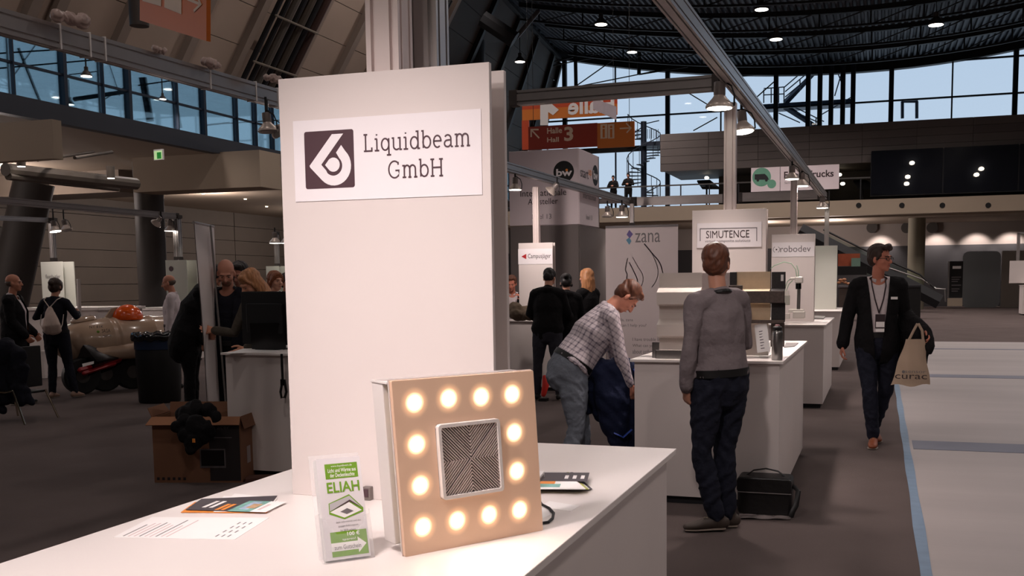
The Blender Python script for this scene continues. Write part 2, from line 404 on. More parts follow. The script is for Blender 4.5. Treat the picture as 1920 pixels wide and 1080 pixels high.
while ye[-1] < 56: ye.append(ye[-1]+4.2)
ye.append(60)
for i in range(len(ye)-1):
    a, b = ye[i], ye[i+1]; K = 6
    for k in range(K):
        za, zb_ = 8.3+(ztop-8.3)*k/K, 8.3+(ztop-8.3)*(k+1)/K
        m = M(); q = [slp(a+.02, za+.01), slp(b-.02, za+.01), slp(b-.02, zb_-.01), slp(a+.02, zb_-.01)]; r2 = [p+Vector((-.06, 0, .04)) for p in q]
        m.add(q+r2, [(0, 1, 2, 3), (7, 6, 5, 4), (0, 4, 5, 1), (1, 5, 6, 2), (2, 6, 7, 3), (3, 7, 4, 0)])
        obj('wall_panel', m, brownm if a < 40 else walld, ww)  # far panels get a dark colour standing in for shadow
    m = M(); q = [slp(b-.16, 8.3, .22), slp(b+.16, 8.3, .22), slp(b+.16, ztop, .22), slp(b-.16, ztop, .22)]; r2 = [slp(b-.16, 8.3), slp(b+.16, 8.3), slp(b+.16, ztop), slp(b-.16, ztop)]
    m.add(q+r2, [(0, 1, 2, 3), (7, 6, 5, 4), (0, 4, 5, 1), (1, 5, 6, 2), (2, 6, 7, 3), (3, 7, 4, 0)])
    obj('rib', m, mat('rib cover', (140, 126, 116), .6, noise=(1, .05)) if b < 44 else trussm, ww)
m = M(); m.add([slp(-14, 8.25, -.1), slp(38, 8.25, -.1), slp(38, ztop, -.1), slp(-14, ztop, -.1), slp(60, 8.25, -.1), slp(60, ztop, -.1)], [(0, 1, 2, 3), (1, 4, 5, 2)]); obj('backing', m, trussm, ww)
# cable trays and pipes running up between two ribs
ct = tag(thing('cable_tray', 'bundle of dark pipes and cable trays running up the sloping wall', 'pipes', slp((ry[4]+ry[5])/2, 8.4)))
ya, yb = ry[4]+.4, ry[5]-.35
pm = [mat('rust brown pipe', (62, 44, 40), .5), trussm, mat('pipe lagging', (74, 66, 58), .7), trussm, pm_ := mat('grey pipe', (88, 82, 76), .5), trussm, trussm]
for i in range(7):
    y = yb-(yb-ya)*i/6
    obj('pipe', M().tube([slp(y, 8.5, .3), slp(y, 14.8, .3)], .13 if i in (0, 2, 4) else .09, n=8), pm[i], ct)
for z in (9.2, 10.6, 12, 13.4):
    obj('bracket', M().tube([slp(ya-.1, z, .45), slp(yb+.1, z, .45)], .04, n=6), mat('zinc bracket', (120, 112, 100), .5, .3), ct)
# clerestory light gap and dark roof edge above the cladding
def xt(y): return P0[0]+SLf(y)*(ztop-8.3)
def edge(a, b, x0, x1, z0, z1):
    q = [(xt(a)+x0, a), (xt(a)+x1, a), (xt(b)+x1, b), (xt(b)+x0, b)]; return M().prism(q, z0, z1)
cw = tag(thing('window_4', None, None, (xt(40), 40, ztop)), kind='structure')
for i, (a, b) in enumerate(((-14, 38), (38, 60))):
    struct('trim_6', edge(a, b, -.3, .25, ztop, ztop+.15), trussm); struct('trim_7', edge(a, b, -.6, 1.2, ztop+.55, ztop+1.4), trussm)
    obj('pane', edge(max(a, 20), b, 0, .02, ztop+.15, ztop+.6), pane, cw)
for y in np.arange(24, 60, 1.2): obj('mullion', M().box(xt(y)-.05, xt(y)+.1, y-.12, y+.12, ztop+.1, ztop+.6), trussm, cw)
for a, b, d_, r in (((832, 0), (783, 78), 34., .25), ((845, 0), (800, 90), 34., .08), ((800, 72), (818, 110), 36., .3), ((968, 70), (1010, 20), 44., .1), ((905, 35), (965, 75), 42., .35)):
    struct('roof_strut', M().cyl(W(*a, d=d_), W(*b, d=d_), r, n=8), mat('grey strut', (74, 74, 76), .5, .3) if r in (.25, .1) else trussm)
for px in (150, 262):          # round vertical posts in front of the sloping cladding
    c = W(px, 60, Y=16. if px == 150 else 18.5)
    struct('pillar', M().cyl((c[0], c[1], 7.2), (c[0], c[1], 12.5), .2, n=16), mat('brown painted post', (72, 64, 60), .6), smooth=True)
# underside of the left gallery and the wall behind
struct('ceiling', M().box(-46, XL-.05, -14, 60, 5.92, 6.1), creamm)
wd = tag(thing('wall_left', None, None, (-37, 30, 0)), kind='structure')
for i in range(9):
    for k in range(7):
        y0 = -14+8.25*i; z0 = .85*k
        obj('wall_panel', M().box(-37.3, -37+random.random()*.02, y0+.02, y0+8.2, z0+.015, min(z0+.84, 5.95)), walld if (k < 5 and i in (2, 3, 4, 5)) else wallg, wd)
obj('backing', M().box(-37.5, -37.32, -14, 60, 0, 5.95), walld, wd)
column(*W(277, 322, z=5.6)[:2], .5, 5.92, pild)
a, b = W(20, 545, d=33), W(62, 350, d=33); struct('pillar', M().tube([a+(a-b)*.25, b+(b-a)*.05], .62, n=20, cap='flat'), pild, smooth=True)
c0 = W(97, 225, d=21); c1 = W(97, 297, d=21); struct('ceiling_box', M().box(c0[0]-6, c0[0], c0[1], c0[1]+.25, c1[2], c0[2]+.02), creamm)
c0 = W(487, 309, d=33); c1 = W(487, 350, d=33); struct('ceiling_box', M().box(c0[0]-5, c0[0], c0[1], c0[1]+1.2, c1[2], 5.95), creamm)
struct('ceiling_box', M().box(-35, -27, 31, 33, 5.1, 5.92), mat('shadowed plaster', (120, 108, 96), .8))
pp = tag(thing('ceiling_pipes', 'grey ventilation pipes running below the left gallery ceiling', 'pipes', tuple(W(120, 325, d=26))))
for a, b, r in (((10, 318), (255, 345), .16), ((15, 330), (220, 352), .1), ((70, 300), (175, 285), .04), ((140, 296), (210, 285), .04)):
    obj('pipe', M().cyl(W(*a, d=24), W(*b, d=28), r, n=10), mat('dull pipe', (92, 84, 76), .5), pp)
# enclosing walls the photograph does not show
struct('wall_right', M().box(31, 31.3, -14, 60, 0, 24), wallg)
struct('wall_front', M().box(-46, 31, -14.3, -14, 0, 24), wallg)
# ================================================================== booth system
T = 1.04
def profile(w_, h_, g=.011, dep=.014, slots=2):
    o = []
    def side(ax, ay, bx, by):
        a, b = Vector((ax, ay)), Vector((bx, by)); d = (b-a).normalized(); n = Vector((-d.y, d.x)); L = (b-a).length; q = [a]
        for k in range(slots):
            c = L*(k+1)/(slots+1)+(-.12 if k == 0 else .12)*L*(slots > 1)
            q += [a+d*(c-g/2), a+d*(c-g/2)+n*dep, a+d*(c+g/2)+n*dep, a+d*(c+g/2)]
        return [(p.x, p.y) for p in q]
    X, Y = w_/2, h_/2
    return side(-X, -Y, X, -Y)+side(X, -Y, X, Y)+side(X, Y, -X, Y)+side(-X, Y, -X, -Y)
def extr(mb, p0, p1, w_, h_, **k):
    p0, p1 = Vector(p0), Vector(p1); d = p1-p0
    u = Vector((0, 0, 1)).cross(d) if abs(d.normalized().z) < .9 else Vector((1, 0, 0))
    f = frame(p0, u, d.cross(u) if abs(d.normalized().z) < .9 else Vector((0, 1, 0)))
    z = f.to_3x3().col[2]
    if z.dot(d) < 0: f = f@Matrix.Scale(-1, 4, (0, 0, 1))
    return mb.prism(profile(w_, h_, **k), 0, d.length, f)
def beam(name, label, p0, p1, w_=.07, h_=.11, cat='beam', group=None, ties=0):
    t = thing(name, label, cat, p0, group=group)
    obj('extrusion', extr(M(), p0, p1, w_, h_), alu, t)
    for e, s in ((p0, 1), (p1, -1)):
        e = Vector(e); d = (Vector(p1)-Vector(p0)).normalized()*s
        obj('end_connector', M().box(-w_/2-.006, w_/2+.006, -h_/2-.006, h_/2+.006, 0, .07, frame(e, Vector((0, 0, 1)).cross(d) if abs(d.z) < .9 else (1, 0, 0), (0, 0, 1) if abs(d.z) < .9 else (0, 1, 0))), aludark, t, bevel=.004)
    return t
def counter(x0, x1, y0, y1, label, ztop=T, group=None, side=.028, name='counter'):
    t = thing(name, label, 'counter', ((x0+x1)/2, (y0+y1)/2, 0), group=group)
    obj('worktop', M().box(x0, x1, y0, y1, ztop-.019, ztop), white, t, bevel=.002)
    a, b, c, d = x0+side, x1-side, y0+side, y1-side; p = .016
    obj('front_board', M().box(a+p, b-p, c, c+p, .055, ztop-.021), whiteside, t)
    obj('rear_board', M().box(a+p, b-p, d-p, d, .055, ztop-.021), whiteside, t)
    obj('side_board', M().box(a, a+p, c, d, .055, ztop-.021), whiteside, t)
    obj('side_board', M().box(b-p, b, c, d, .055, ztop-.021), whiteside, t)
    obj('plinth', M().box(a+.03, b-.03, c+.03, d-.03, 0, .055), darkgrey, t)
    return t
def tower(xc, y, label, z0=T, z1=2.13, wd=.575, depth=.11, postz=3.0, bm=None, group=None, pw_=.09, x0=None, x1=None):
    x0 = xc-wd/2 if x0 is None else x0; x1 = xc+wd/2 if x1 is None else x1
    t = thing('display_tower', label, 'display panel', (xc, y, z0), group=group)
    bm = bm or whiteside
    obj('front_board', M().box(x0, x1, y, y+.016, z0, z1), bm, t, bevel=.0015)
    obj('rear_board', M().box(x0, x1, y+depth, y+depth+.016, z0, z1), bm, t, bevel=.0015)
    obj('post', extr(M(), (xc, y+.016+pw_/2, z0), (xc, y+.016+pw_/2, postz), pw_, pw_*.9), alu if bm is not whiteside else pinkpost, t)
    return t
pinkpost = mat('powder coated post', (212, 198, 194), .4, .1)  # aluminium post; the pinkish light on it is put into its colour
# ---- the near counter and its tower
counter(-1.697, -.637, .95, 3.282, 'nearest white counter, carrying the leaflet holder and the square light', name='counter')
tw = tower(-1.197, 2.30, 'tall white display board with a dark drop logo, nearest and largest of all boards', x0=-1.487, x1=-.903, z1=2.127, depth=.10, postz=3.0)
obj('post', extr(M(), (-1.165, 2.52, T), (-1.165, 2.52, 3.0), .09, .08), alu, tw)
S = frame((-1.446, 2.299, 1.813), (1, 0, 0), (0, 0, 1))     # sign plate .521 x .205
sp = obj('sign_plate', M().prism([(0, 0), (.521, 0), (.521, .205), (0, .205)], 0, .0012, S), foil, tw)
Z2 = .0016
lg = obj('logo_tile', M().prism(rrect(.032, .174, .031, .176, .006), .0012, Z2, S), plum, sp)
def lp(x, y): return (.032+x/460*.142, .176-(y)/535*.145)     # logo drawn in a 460 x 535 box
def pts(*a): return [lp(*q) for q in a]
cxl, cyl_ = 258, 318
outer = [(272, 36), (368, 36), (158, 308), (228, 392)]
# outer stroke of the drop: slanted bar, left corner, round belly, open end
def arc2(cx, cy, rx, ry, a0, a1, n=16): return [(cx+rx*math.cos(math.radians(a0+(a1-a0)*i/n)), cy+ry*math.sin(math.radians(a0+(a1-a0)*i/n))) for i in range(n+1)]
big = [(262, 36), (368, 36), (156, 312)]+[(156+6, 322), (198, 366)]+arc2(268, 328, 82, 92, 135, -46)+[(296, 208), (345, 140)]+arc2(272, 330, 160, 182, -46, 135)[0:]+[(50, 335), (44, 318)]
def polymesh(mb, poly, z0, z1, fr):        # concave outlines are triangulated
    b = bmesh.new(); vs = [b.verts.new((x, y, 0)) for x, y in poly]; es = [b.edges.new((vs[i], vs[(i+1) % len(vs)])) for i in range(len(vs))]
    bmesh.ops.triangle_fill(b, edges=es, use_beauty=True)
    b.verts.index_update(); mb.add([(v.co.x, v.co.y, z1) for v in b.verts], [[v.index for v in f.verts] for f in b.faces], fr); b.free(); return mb
Z3 = .0024
obj('logo_drop', polymesh(M(), pts(*big), 0, Z3, S), foil, lg)
inner = [(190, 318), (228, 268)]+arc2(268, 318, 60, 66, -125, 130)[0:]
obj('logo_drop', polymesh(M(), pts(*inner), 0, Z3, S), foil, lg)
# slab-serif lettering built from strokes; glyph units: x-height 1, cap 1.42
def serif(x, y, w_=.34): return [(x-w_/2, y), (x+w_/2, y)]
def G(ch):
    bowl = lambda cx: arc(cx, .5, .34, 0, 360, 20, .5)
    if ch == 'L': return .86, [[(.16, 0), (.16, 1.42)], serif(.16, 1.42, .36), [(-.02, 0), (.74, 0), (.74, .3)]]
    if ch == 'i': return .42, [[(.2, 0), (.2, 1)], [(0, 1), (.24, 1)], serif(.2, 0, .42), [(.2, 1.30), (.2, 1.42)]]
    if ch == 'q': return .88, [bowl(.4), [(.74, 1.02), (.74, -.42)], serif(.74, -.42, .40)]
    if ch == 'u': return .92, [[(-.02, 1), (.14, 1)]+[(.14, .35)]+arc(.42, .3, .28, 180, 320, 8, .3), [(.54, 1), (.74, 1), (.74, 0), (.92, 0)]]
    if ch == 'd': return .92, [bowl(.4), [(.54, 1.46), (.74, 1.46), (.74, 0), (.92, 0)]]
    if ch == 'b': return .86, [[(-.02, 1.46), (.14, 1.46), (.14, 0)], arc(.46, .5, .34, 0, 360, 20, .5)]
    if ch == 'e': return .82, [[(.08, .54), (.72, .54)]+arc(.40, .5, .33, 10, 310, 18, .5)]
    if ch == 'a': return .84, [arc(.36, .68, .28, 150, 20, 8, .32)+[(.64, .7), (.64, .1), (.7, 0), (.82, 0)], arc(.34, .28, .28, 90, 300, 12, .28)+[(.64, .2)], [(.34, .56), (.64, .58)]]
    if ch == 'm': return 1.36, [[(-.02, 1), (.16, 1), (.16, 0)], serif(.16, 0), arc(.42, .7, .24, 170, 0, 8, .32)+[(.66, 0)], serif(.66, 0, .28), arc(.92, .7, .26, 170, 0, 8, .32)+[(1.18, 0)], serif(1.2, 0, .30)]
    if ch == 'G': return 1.16, [arc(.58, .71, .52, 50, 320, 20, .72)+[(.98, .2), (.98, .62), (.66, .62)], [(.93, 1.1), (.93, 1.36)]]
    if ch == 'H': return 1.24, [[(.18, 0), (.18, 1.42)], [(.96, 0), (.96, 1.42)], [(.18, .72), (.96, .72)], serif(.18, 0), serif(.18, 1.42), serif(.96, 0), serif(.96, 1.42)]
def strokes(word, x0, x1, base, xh, fr, m, parent, wd=.0042, z=Z2):
    adv = sum(G(c)[0]+.16 for c in word)-.16; k = (x1-x0)/adv; x = x0
    for c in word:
        a, st = G(c); mb = M()
        for s_i, s in enumerate(st): ribbon(mb, [(x+p*k, base+q*xh) for p, q in s], wd, z+.00012*s_i, fr)
        obj('letter', mb, m, parent); x += (a+.16)*k
strokes('Liquidbeam', .203, .492, .119, .0285, S, plum, sp)
strokes('GmbH', .269, .422, .050, .0285, S, plum, sp)
# ---- square ceiling light standing on the counter
A = Vector((-.916, 1.821, T)); B = Vector((-.717, 2.106, T)); u = (B-A).normalized(); nn = u.cross(Vector((0, 0, 1))).normalized()  # faces the camera side
LW, LH = .352, .366
t = thing('square_ceiling_light', 'square frosted panel with twelve glowing spots, standing upright on the near counter', 'light fixture', (A+B)/2)
tilt = Vector((-.018, -.02, LH)).normalized(); FL = frame(A, u, tilt)
_t = Vector((-.012, -.020, .366)).normalized(); FO = frame(A, u, _t); _n = FO.to_3x3().col[2]
FL = Matrix(((u.x, _t.x, _n.x, A.x), (u.y, _t.y, _n.y, A.y), (u.z, _t.z, _n.z, A.z), (0, 0, 0, 1)))
tile = mat('frosted acrylic tile', (220, 186, 160), .35, noise=(4, .03), emis=((255, 196, 160), .10))
obj('diffuser', M().prism(rrect(0, LW, 0, LH, .003), -.010, 0, FL), tile, t, bevel=.001)
obj('rim', M().prism([(-.0015, -.0015), (LW+.0015, -.0015), (LW+.0015, LH+.0015), (-.0015, LH+.0015)], -.014, -.0102, FL), mat('satin acrylic edge', (226, 214, 210), .3), t)
obj('tray', M().prism([(.004, .004), (LW-.004, .004), (LW-.004, LH-.004), (.004, LH-.004)], -.022, -.0142, FL), white, t)
olive = mat('cream gasket', (196, 178, 140), .5)
obj('gasket', M().prism([(.012, .02), (LW-.012, .02), (LW-.012, LH-.012), (.012, LH-.012)], -.040, -.0225, FL), olive, t)
obj('housing', M().prism([(.0, .018), (LW, .018), (LW, LH-.004), (.0, LH-.004)], -.088, -.041, FL), white, t, bevel=.002)
obj('lip', M().prism([(-.002, LH-.008), (LW, LH-.008), (LW, LH-.004), (-.002, LH-.004)], -.089, -.016, FL), white, t)
glow = bpy.data.materials.new('glowing led spot'); glow.use_nodes = True; g_ = glow.node_tree; g_.nodes.remove(g_.nodes['Principled BSDF'])
e_ = g_.nodes.new('ShaderNodeEmission'); e_.inputs[1].default_value = 1; t_c = g_.nodes.new('ShaderNodeTexCoord'); ln = g_.nodes.new('ShaderNodeVectorMath'); ln.operation = 'LENGTH'
cr = g_.nodes.new('ShaderNodeValToRGB'); mr = g_.nodes.new('ShaderNodeMath'); mr.operation = 'MULTIPLY'; mr.inputs[1].default_value = 1/.034
g_.links.new(t_c.outputs['Object'], ln.inputs[0]); g_.links.new(ln.outputs['Value'], mr.inputs[0]); g_.links.new(mr.outputs[0], cr.inputs[0])
E_ = cr.color_ramp.elements; E_[0].position = .39; E_[0].color = (4.2, 3.7, 3.0, 1); E_[1].position = .98; E_[1].color = (0, 0, 0, 1)
x_1 = E_.new(.48); x_1.color = (1.0, .72, .44, 1); x_2 = E_.new(.66); x_2.color = (.24, .14, .07, 1)
g_.links.new(cr.outputs[0], e_.inputs[0]); ad = g_.nodes.new('ShaderNodeAddShader'); df = g_.nodes.new('ShaderNodeBsdfTransparent')
g_.links.new(e_.outputs[0], ad.inputs[0]); g_.links.new(df.outputs[0], ad.inputs[1]); g_.links.new(ad.outputs[0], g_.nodes['Material Output'].inputs[0])
# twelve spots around the rim of the tile: pixel centres projected on the tile
leds = [(777, 755), (841, 747), (902, 744), (960, 739), (964, 811), (969, 883), (974, 956), (917, 965), (857, 976), (793, 988), (788, 910), (781, 833)]
fz = FL.to_3x3().col[2]
for px, py in leds:
    p = Vector(Wp(px, py, A, fz)); m = M()
    me = bpy.data.meshes.new('led_spot'); me.from_pydata([(.034*math.cos(q*PI/12), .034*math.sin(q*PI/12), 0) for q in range(24)], [], [tuple(range(24))]); me.materials.append(glow)
    o = bpy.data.objects.new('led_spot', me); C.objects.link(o); o.matrix_world = Matrix.Identity(4)
    mm = FO.copy(); mm.translation = p+fz*.0006; o.parent = t; o.matrix_local = inv(t)@mm
def onL(px, py): return FL.inverted()@Vector(Wp(px, py, A+fz*.012, fz))
g0, g1, g2, g3 = onL(830, 937), onL(945, 922), onL(938, 784), onL(822, 797)
gx0, gx1 = (g0.x+g3.x)/2, (g1.x+g2.x)/2; gy0, gy1 = (g0.y+g1.y)/2, (g2.y+g3.y)/2
gr = obj('vent_plate', M().prism(rrect(gx0, gx1, gy0, gy1, .008), 0, .003, FL), mat('dark maroon plate', (34, 18, 18), .8), t)
fm = M(); o_, i_ = rrect(gx0, gx1, gy0, gy1, .008), rrect(gx0+.008, gx1-.008, gy0+.008, gy1-.008, .003); N = len(o_)
fm.add([(x, y, z) for z in (0, .013) for x, y in o_]+[(x, y, z) for z in (0, .013) for x, y in i_],
       [(i, (i+1) % N, N+(i+1) % N, N+i) for i in range(N)]+[(2*N+i, 3*N+i, 3*N+(i+1) % N, 2*N+(i+1) % N) for i in range(N)]+[(N+i, N+(i+1) % N, 3*N+(i+1) % N, 3*N+i) for i in range(N)], FL)
obj('vent_frame', fm, white, t, bevel=.001)
slm = mat('vent slat', (206, 190, 184), .4)
cxg, cyg = (gx0+gx1)/2, (gy0+gy1)/2; hw, hh_ = (gx1-gx0)/2-.008, (gy1-gy0)/2-.008; n = 10
for q in range(4):                # four triangular fields of chevron slats meeting on the diagonals
    for k in range(1, n+1):
        a = k/n
        if q in (0, 2):
            s = 1 if q == 0 else -1; pt = [(cxg-hw*(1-a*0)*0-hw*a*0, 0)]
            y = cyg+s*hh_*a
            p1, p2, p3 = (cxg-hw*(1-a), cyg+s*hh_), (cxg, cyg+s*hh_*a), (cxg+hw*(1-a), cyg+s*hh_)
        else:
            s = 1 if q == 1 else -1
            p1, p2, p3 = (cxg+s*hw, cyg-hh_*(1-a)), (cxg+s*hw*a, cyg), (cxg+s*hw, cyg+hh_*(1-a))
        if a > .97: continue
        mb = M()
        for z in (.0095,):
            L0 = len(mb.v); ribbon(mb, [p1, p2, p3], .0023, z, FL); nv = len(mb.v)-L0
            low = [v-fz*.006 for v in mb.v[L0:]]; mb.v += low; h_ = nv//2
            for i in range(h_-1):
                mb.f += [(L0+i, L0+i+1, L0+nv+i+1, L0+nv+i), (L0+h_+i, L0+h_+i+1, L0+nv+h_+i+1, L0+nv+h_+i)]
        obj('slat', mb, slm, gr)
# chevrons crossing the middle: the diagonals from corner to centre
for s in (1, -1):
    for s2 in (1, -1):
        mb = M(); ribbon(mb, [(cxg, cyg), (cxg+s*hw, cyg+s2*hh_)], .003, .0096, FL); obj('slat', mb, slm, gr)
lamp_light('AREA', 'panel_glow', (A+B)/2+fz*.02+Vector((0, 0, .18)), .9, (1, .80, .62), aim=(A+B)/2+fz*.5+Vector((0, 0, .16)), size=.30, parent=t)
# ---- leaflet holder
hA = Vector(W(607, 1059, z=T))+Vector((0, 0, .002)); hB = Vector(W(703, 1046, z=T))+Vector((0, 0, .002)); hu = (hB-hA).normalized(); hn = Vector((0, 0, 1)).cross(hu)
acr = bpy.data.materials.new('clear acrylic'); acr.use_nodes = True; q_ = acr.node_tree.nodes['Principled BSDF'].inputs
q_['Base Color'].default_value = (.93, .93, .95, 1); q_['Roughness'].default_value = .04; q_['Alpha'].default_value = .16; q_['IOR'].default_value = 1.49; q_['Specular IOR Level'].default_value = 1.0; q_['Coat Weight'].default_value = .5
t = thing('leaflet_holder', 'clear acrylic leaflet holder at the front of the nearest counter', 'leaflet holder', (hA+hB)/2)
# lean of the back: solve from the pixel of the leaflet's top left corner
back = hu.cross(Vector((0, 0, 1))); back = -back if back.y < 0 else back
lean = (Vector((0, 0, 1))*.218+back*.075).normalized(); HF = frame(hA+hu*.0, hu, lean); hw_ = (hB-hA).length; fzh = HF.to_3x3().col[2]
print('holder w', hw_, fzh)
obj('back_wall', M().prism([(0, 0), (hw_, 0), (hw_, .225), (0, .225)], -.036, -.034, HF), acr, t)
fp = [(0, 0), (hw_, 0), (hw_, .092)]+[(hw_-.012, .088), (hw_-.018, .07)]+[(hw_*.5+.03, .07)]+[(hw_*.5+.02, .055), (hw_*.5-.02, .055)]+[(hw_*.5-.03, .07), (.018, .07), (.012, .088), (0, .092)]
obj('front_pocket', polymesh(M(), fp, 0, .001, HF), acr, t)
for x in (0, hw_-.002): obj('side_wall', M().prism([(x, 0), (x+.002, 0), (x+.002, .10), (x, .10)], -.036, .001, HF), acr, t)
obj('floor_plate', M().box(0, hw_, 0, .002, -.034, .002, HF), acr, t)
lt = thing('leaflet', 'stack of white and green leaflets in the clear acrylic holder', 'leaflets', hA+hu*.05+Vector((0, 0, .006)))
x0, x1 = .007, hw_-.007
obj('sheets', M().prism([(x0, .004), (x1, .004), (x1, .212), (x0, .212)], -.031, -.003, HF), mat('stack of sheets', (246, 243, 241), .6, noise=(300, .05), stretch=(1, 1, 1)), lt)
fc = obj('cover', M().prism([(x0, .004), (x1, .004), (x1, .212), (x0, .212)], -.0028, -.0024, HF), mat('leaflet cover', (226, 220, 222), .45), lt)
HF2 = HF@Matrix.Translation((0, 0, -.0022)); Lw = x1-x0
def L_(a): return x0+a*Lw
gb = obj('green_band', M().prism([(L_(.18), .169), (L_(.92), .169), (L_(.92), .200), (L_(.18), .200)], 0, .0003, HF2), green, fc)
text('lettering', 'www.liquidbeam.de', L_(.32), L_(.80), .192, .197, HF2, paper, fc)
text('lettering', 'Licht und Wärme aus', L_(.24), L_(.88), .182, .190, HF2, paper, fc, bold=.01)
text('lettering', 'der Deckenleuchte', L_(.28), L_(.84), .172, .180, HF2, paper, fc, bold=.01)
text('title', 'ELIAH', L_(.18), L_(.92), .140, .162, HF2, green, fc, bold=.02)
def lpoly(name, p, m, z): obj(name, M().prism([(L_(a), b) for a, b in p][::-1], z, z+.0002, HF2), m, fc)
lpoly('picture', [(.18, .119), (.17, .097), (.50, .084), (.94, .096), (.95, .104), (.66, .134)], green, .0001)
lpoly('picture', [(.20, .118), (.19, .103), (.66, .121), (.92, .104), (.66, .131)], mat('picture grey', (190, 186, 188), .5), .0004)
lpoly('picture', [(.19, .101), (.50, .087), (.91, .099), (.64, .118)], paper, .0006)
lpoly('picture', [(.20, .103), (.66, .123), (.92, .104), (.66, .119)], plum, .0008)
lpoly('picture', [(.42, .100), (.56, .094), (.72, .099), (.58, .106)], greyink, .0010)
for i, s in enumerate(('Jetzt informieren und den', 'günstigen Einführungspreis', 'bis 2019 sichern')): text('lettering', s, L_(.30+.04*i), L_(.86-.07*i), .077-.0085*i, .081-.0085*i, HF2, greyink, fc)
lpoly('green_band', [(.14, .010), (.96, .010), (.96, .060), (.14, .060)], green, .0001)
lpoly('arrow', [(.14, .021), (.74, .021), (.74, .014), (.93, .031), (.74, .046), (.74, .038), (.14, .038)], paper, .0004)
text('lettering', '100 €', L_(.52), L_(.80), .050, .058, HF2, paper, fc, bold=.02)
text('lettering', 'sparen!', L_(.40), L_(.70), .040, .046, HF2, paper, fc)
text('lettering', 'zum Gutschein', L_(.20), L_(.80), .024, .033, HF2@Matrix.Translation((0, 0, .0007)), greyink, fc)
# ---- papers on the near counter
def sheet(name, label, cat, corners, m, z=T, th=.0008, group=None, parent=None):
    P_ = [W(*c, z=z) for c in corners]; V = [(p[0], p[1], z) for p in P_]+[(p[0], p[1], z+th) for p in P_]
    mb = M().add(V, [(3, 2, 1, 0), (4, 5, 6, 7), (0, 1, 5, 4), (1, 2, 6, 5), (2, 3, 7, 6), (3, 0, 4, 7)])
    o = obj(name, mb, m, parent); return tag(o, label, cat, group)
def quadfr(corners, z):      # frame of a sheet: origin bl, x to br
    P_ = [Vector(W(*c, z=z)) for c in corners]; return frame(P_[0], P_[1]-P_[0], P_[3]-P_[0]), (P_[1]-P_[0]).length, (P_[3]-P_[0]).length
cs = [(212, 1008), (440, 1012), (505, 971), (285, 970)]
a4 = thing('printed_sheet', 'single printed white page lying flat near the left counter edge', 'paper', W(350, 990, z=T))
sheet('page', None, None, cs, paper, parent=a4)
fr, wl_, hl_ = quadfr(cs, T+.0009); pinkink = mat('faded pink print', (214, 190, 190), .6)
for i in range(9):
    x = .05+i*.045; y0 = .06+.02*random.random(); y1 = .9-.3*random.random()
    obj('text_line', M().prism([(x*wl_, y0*hl_), ((x+.012)*wl_, y0*hl_), ((x+.012)*wl_, y1*hl_), (x*wl_, y1*hl_)], 0, .0002, fr), pinkink if i % 3 else greyink, a4)
for i in range(4):
    for k in range(3):
        x = .80+.05*k; y = .12+i*.2
        obj('text_line', M().prism([(x*wl_, y*hl_), ((x+.012)*wl_, y*hl_), ((x+.012)*wl_, (y+.1)*hl_), (x*wl_, (y+.1)*hl_)], 0, .0002, fr), greyink, a4)
orange = mat('orange print', (238, 146, 62), .5); teal = mat('teal print', (120, 170, 160), .5, noise=(30, .3)); dkp = mat('charcoal print', (74, 68, 72), .5)
fl = [('white leaflet peeking out right under the fanned pile', [(400, 958), (514, 948), (523, 940), (420, 930)], paper),
      ('orange edged leaflet at the bottom of the left fan', [(339, 961), (500, 962), (515, 945), (365, 942)], orange),
      ('plain white leaflet near the top of the left fan', [(400, 960), (503, 958), (520, 934), (440, 926)], paper)]
for i, (lb, c4, m) in enumerate(fl): sheet('leaflet', lb, 'leaflet', c4, m, z=T+.0012*i, th=.001, group='leaflets in the left fan')
t = thing('leaflet', 'charcoal, orange and teal leaflet on top of the left fan', 'leaflet', W(430, 945, z=T), group='leaflets in the left fan')
cs = [(348, 956), (497, 961), (520, 930), (378, 936)]; z4 = T+.0038
sheet('sheet', None, None, cs, dkp, z=z4, th=.0012, parent=t); fr, wl_, hl_ = quadfr(cs, z4+.0013)
def pr(a, b, c, d, m, z=0): obj('print', M().prism([(a*wl_, c*hl_), (b*wl_, c*hl_), (b*wl_, d*hl_), (a*wl_, d*hl_)], z, z+.0002, fr), m, t)
pr(.52, .80, .02, .98, teal); pr(.80, 1, .02, .98, paper); pr(.60, .72, .2, .9, mat('pale blue photo', (170, 190, 214), .5, noise=(60, .3)), .0003); pr(.66, .78, .3, .7, mat('tan photo', (196, 160, 124), .5, noise=(60, .3)), .0005)
for i in range(2): pr(.12+i*.09, .17+i*.09, .25, .85, paper, .0003)
for i in range(2): pr(.34+i*.07, .39+i*.07, .08, .62, orange, .0003)
pr(.84, .88, .2, .7, pinkink, .0003)
# right pile of leaflets
base = [(990, 917), (1112, 918), (1076, 887), (1000, 885)]
cols_ = [paper, dkp, paper, mat('olive print', (170, 172, 90), .5), paper, dkp]
lbl = ['lowest white leaflet of the right pile', 'charcoal leaflet second from the bottom of the right pile', 'white leaflet in the lower middle of the right pile', 'olive edged leaflet in the middle of the right pile', 'white leaflet just under the top of the right pile', 'dark headed leaflet on top of the right pile']
for i in range(6):
    dx = -3.5*i; c4 = [(x+dx+(i % 2)*2, y) for x, y in base]
    t = thing('leaflet', lbl[i], 'leaflet', W(1050, 905, z=T), group='leaflets in the right pile')
    sheet('sheet', None, None, c4, cols_[i] if i < 5 else paper, z=T+.003*i, th=.0026, parent=t)
fr, wl_, hl_ = quadfr(c4, T+.0177)
pr(0, 1, .45, .98, dkp); pr(.0, .5, .30, .45, orange); pr(0, .6, .12, .3, teal)
for i in range(3): pr(.62+.13*i, .68+.13*i, .6, .8, paper, .0003)
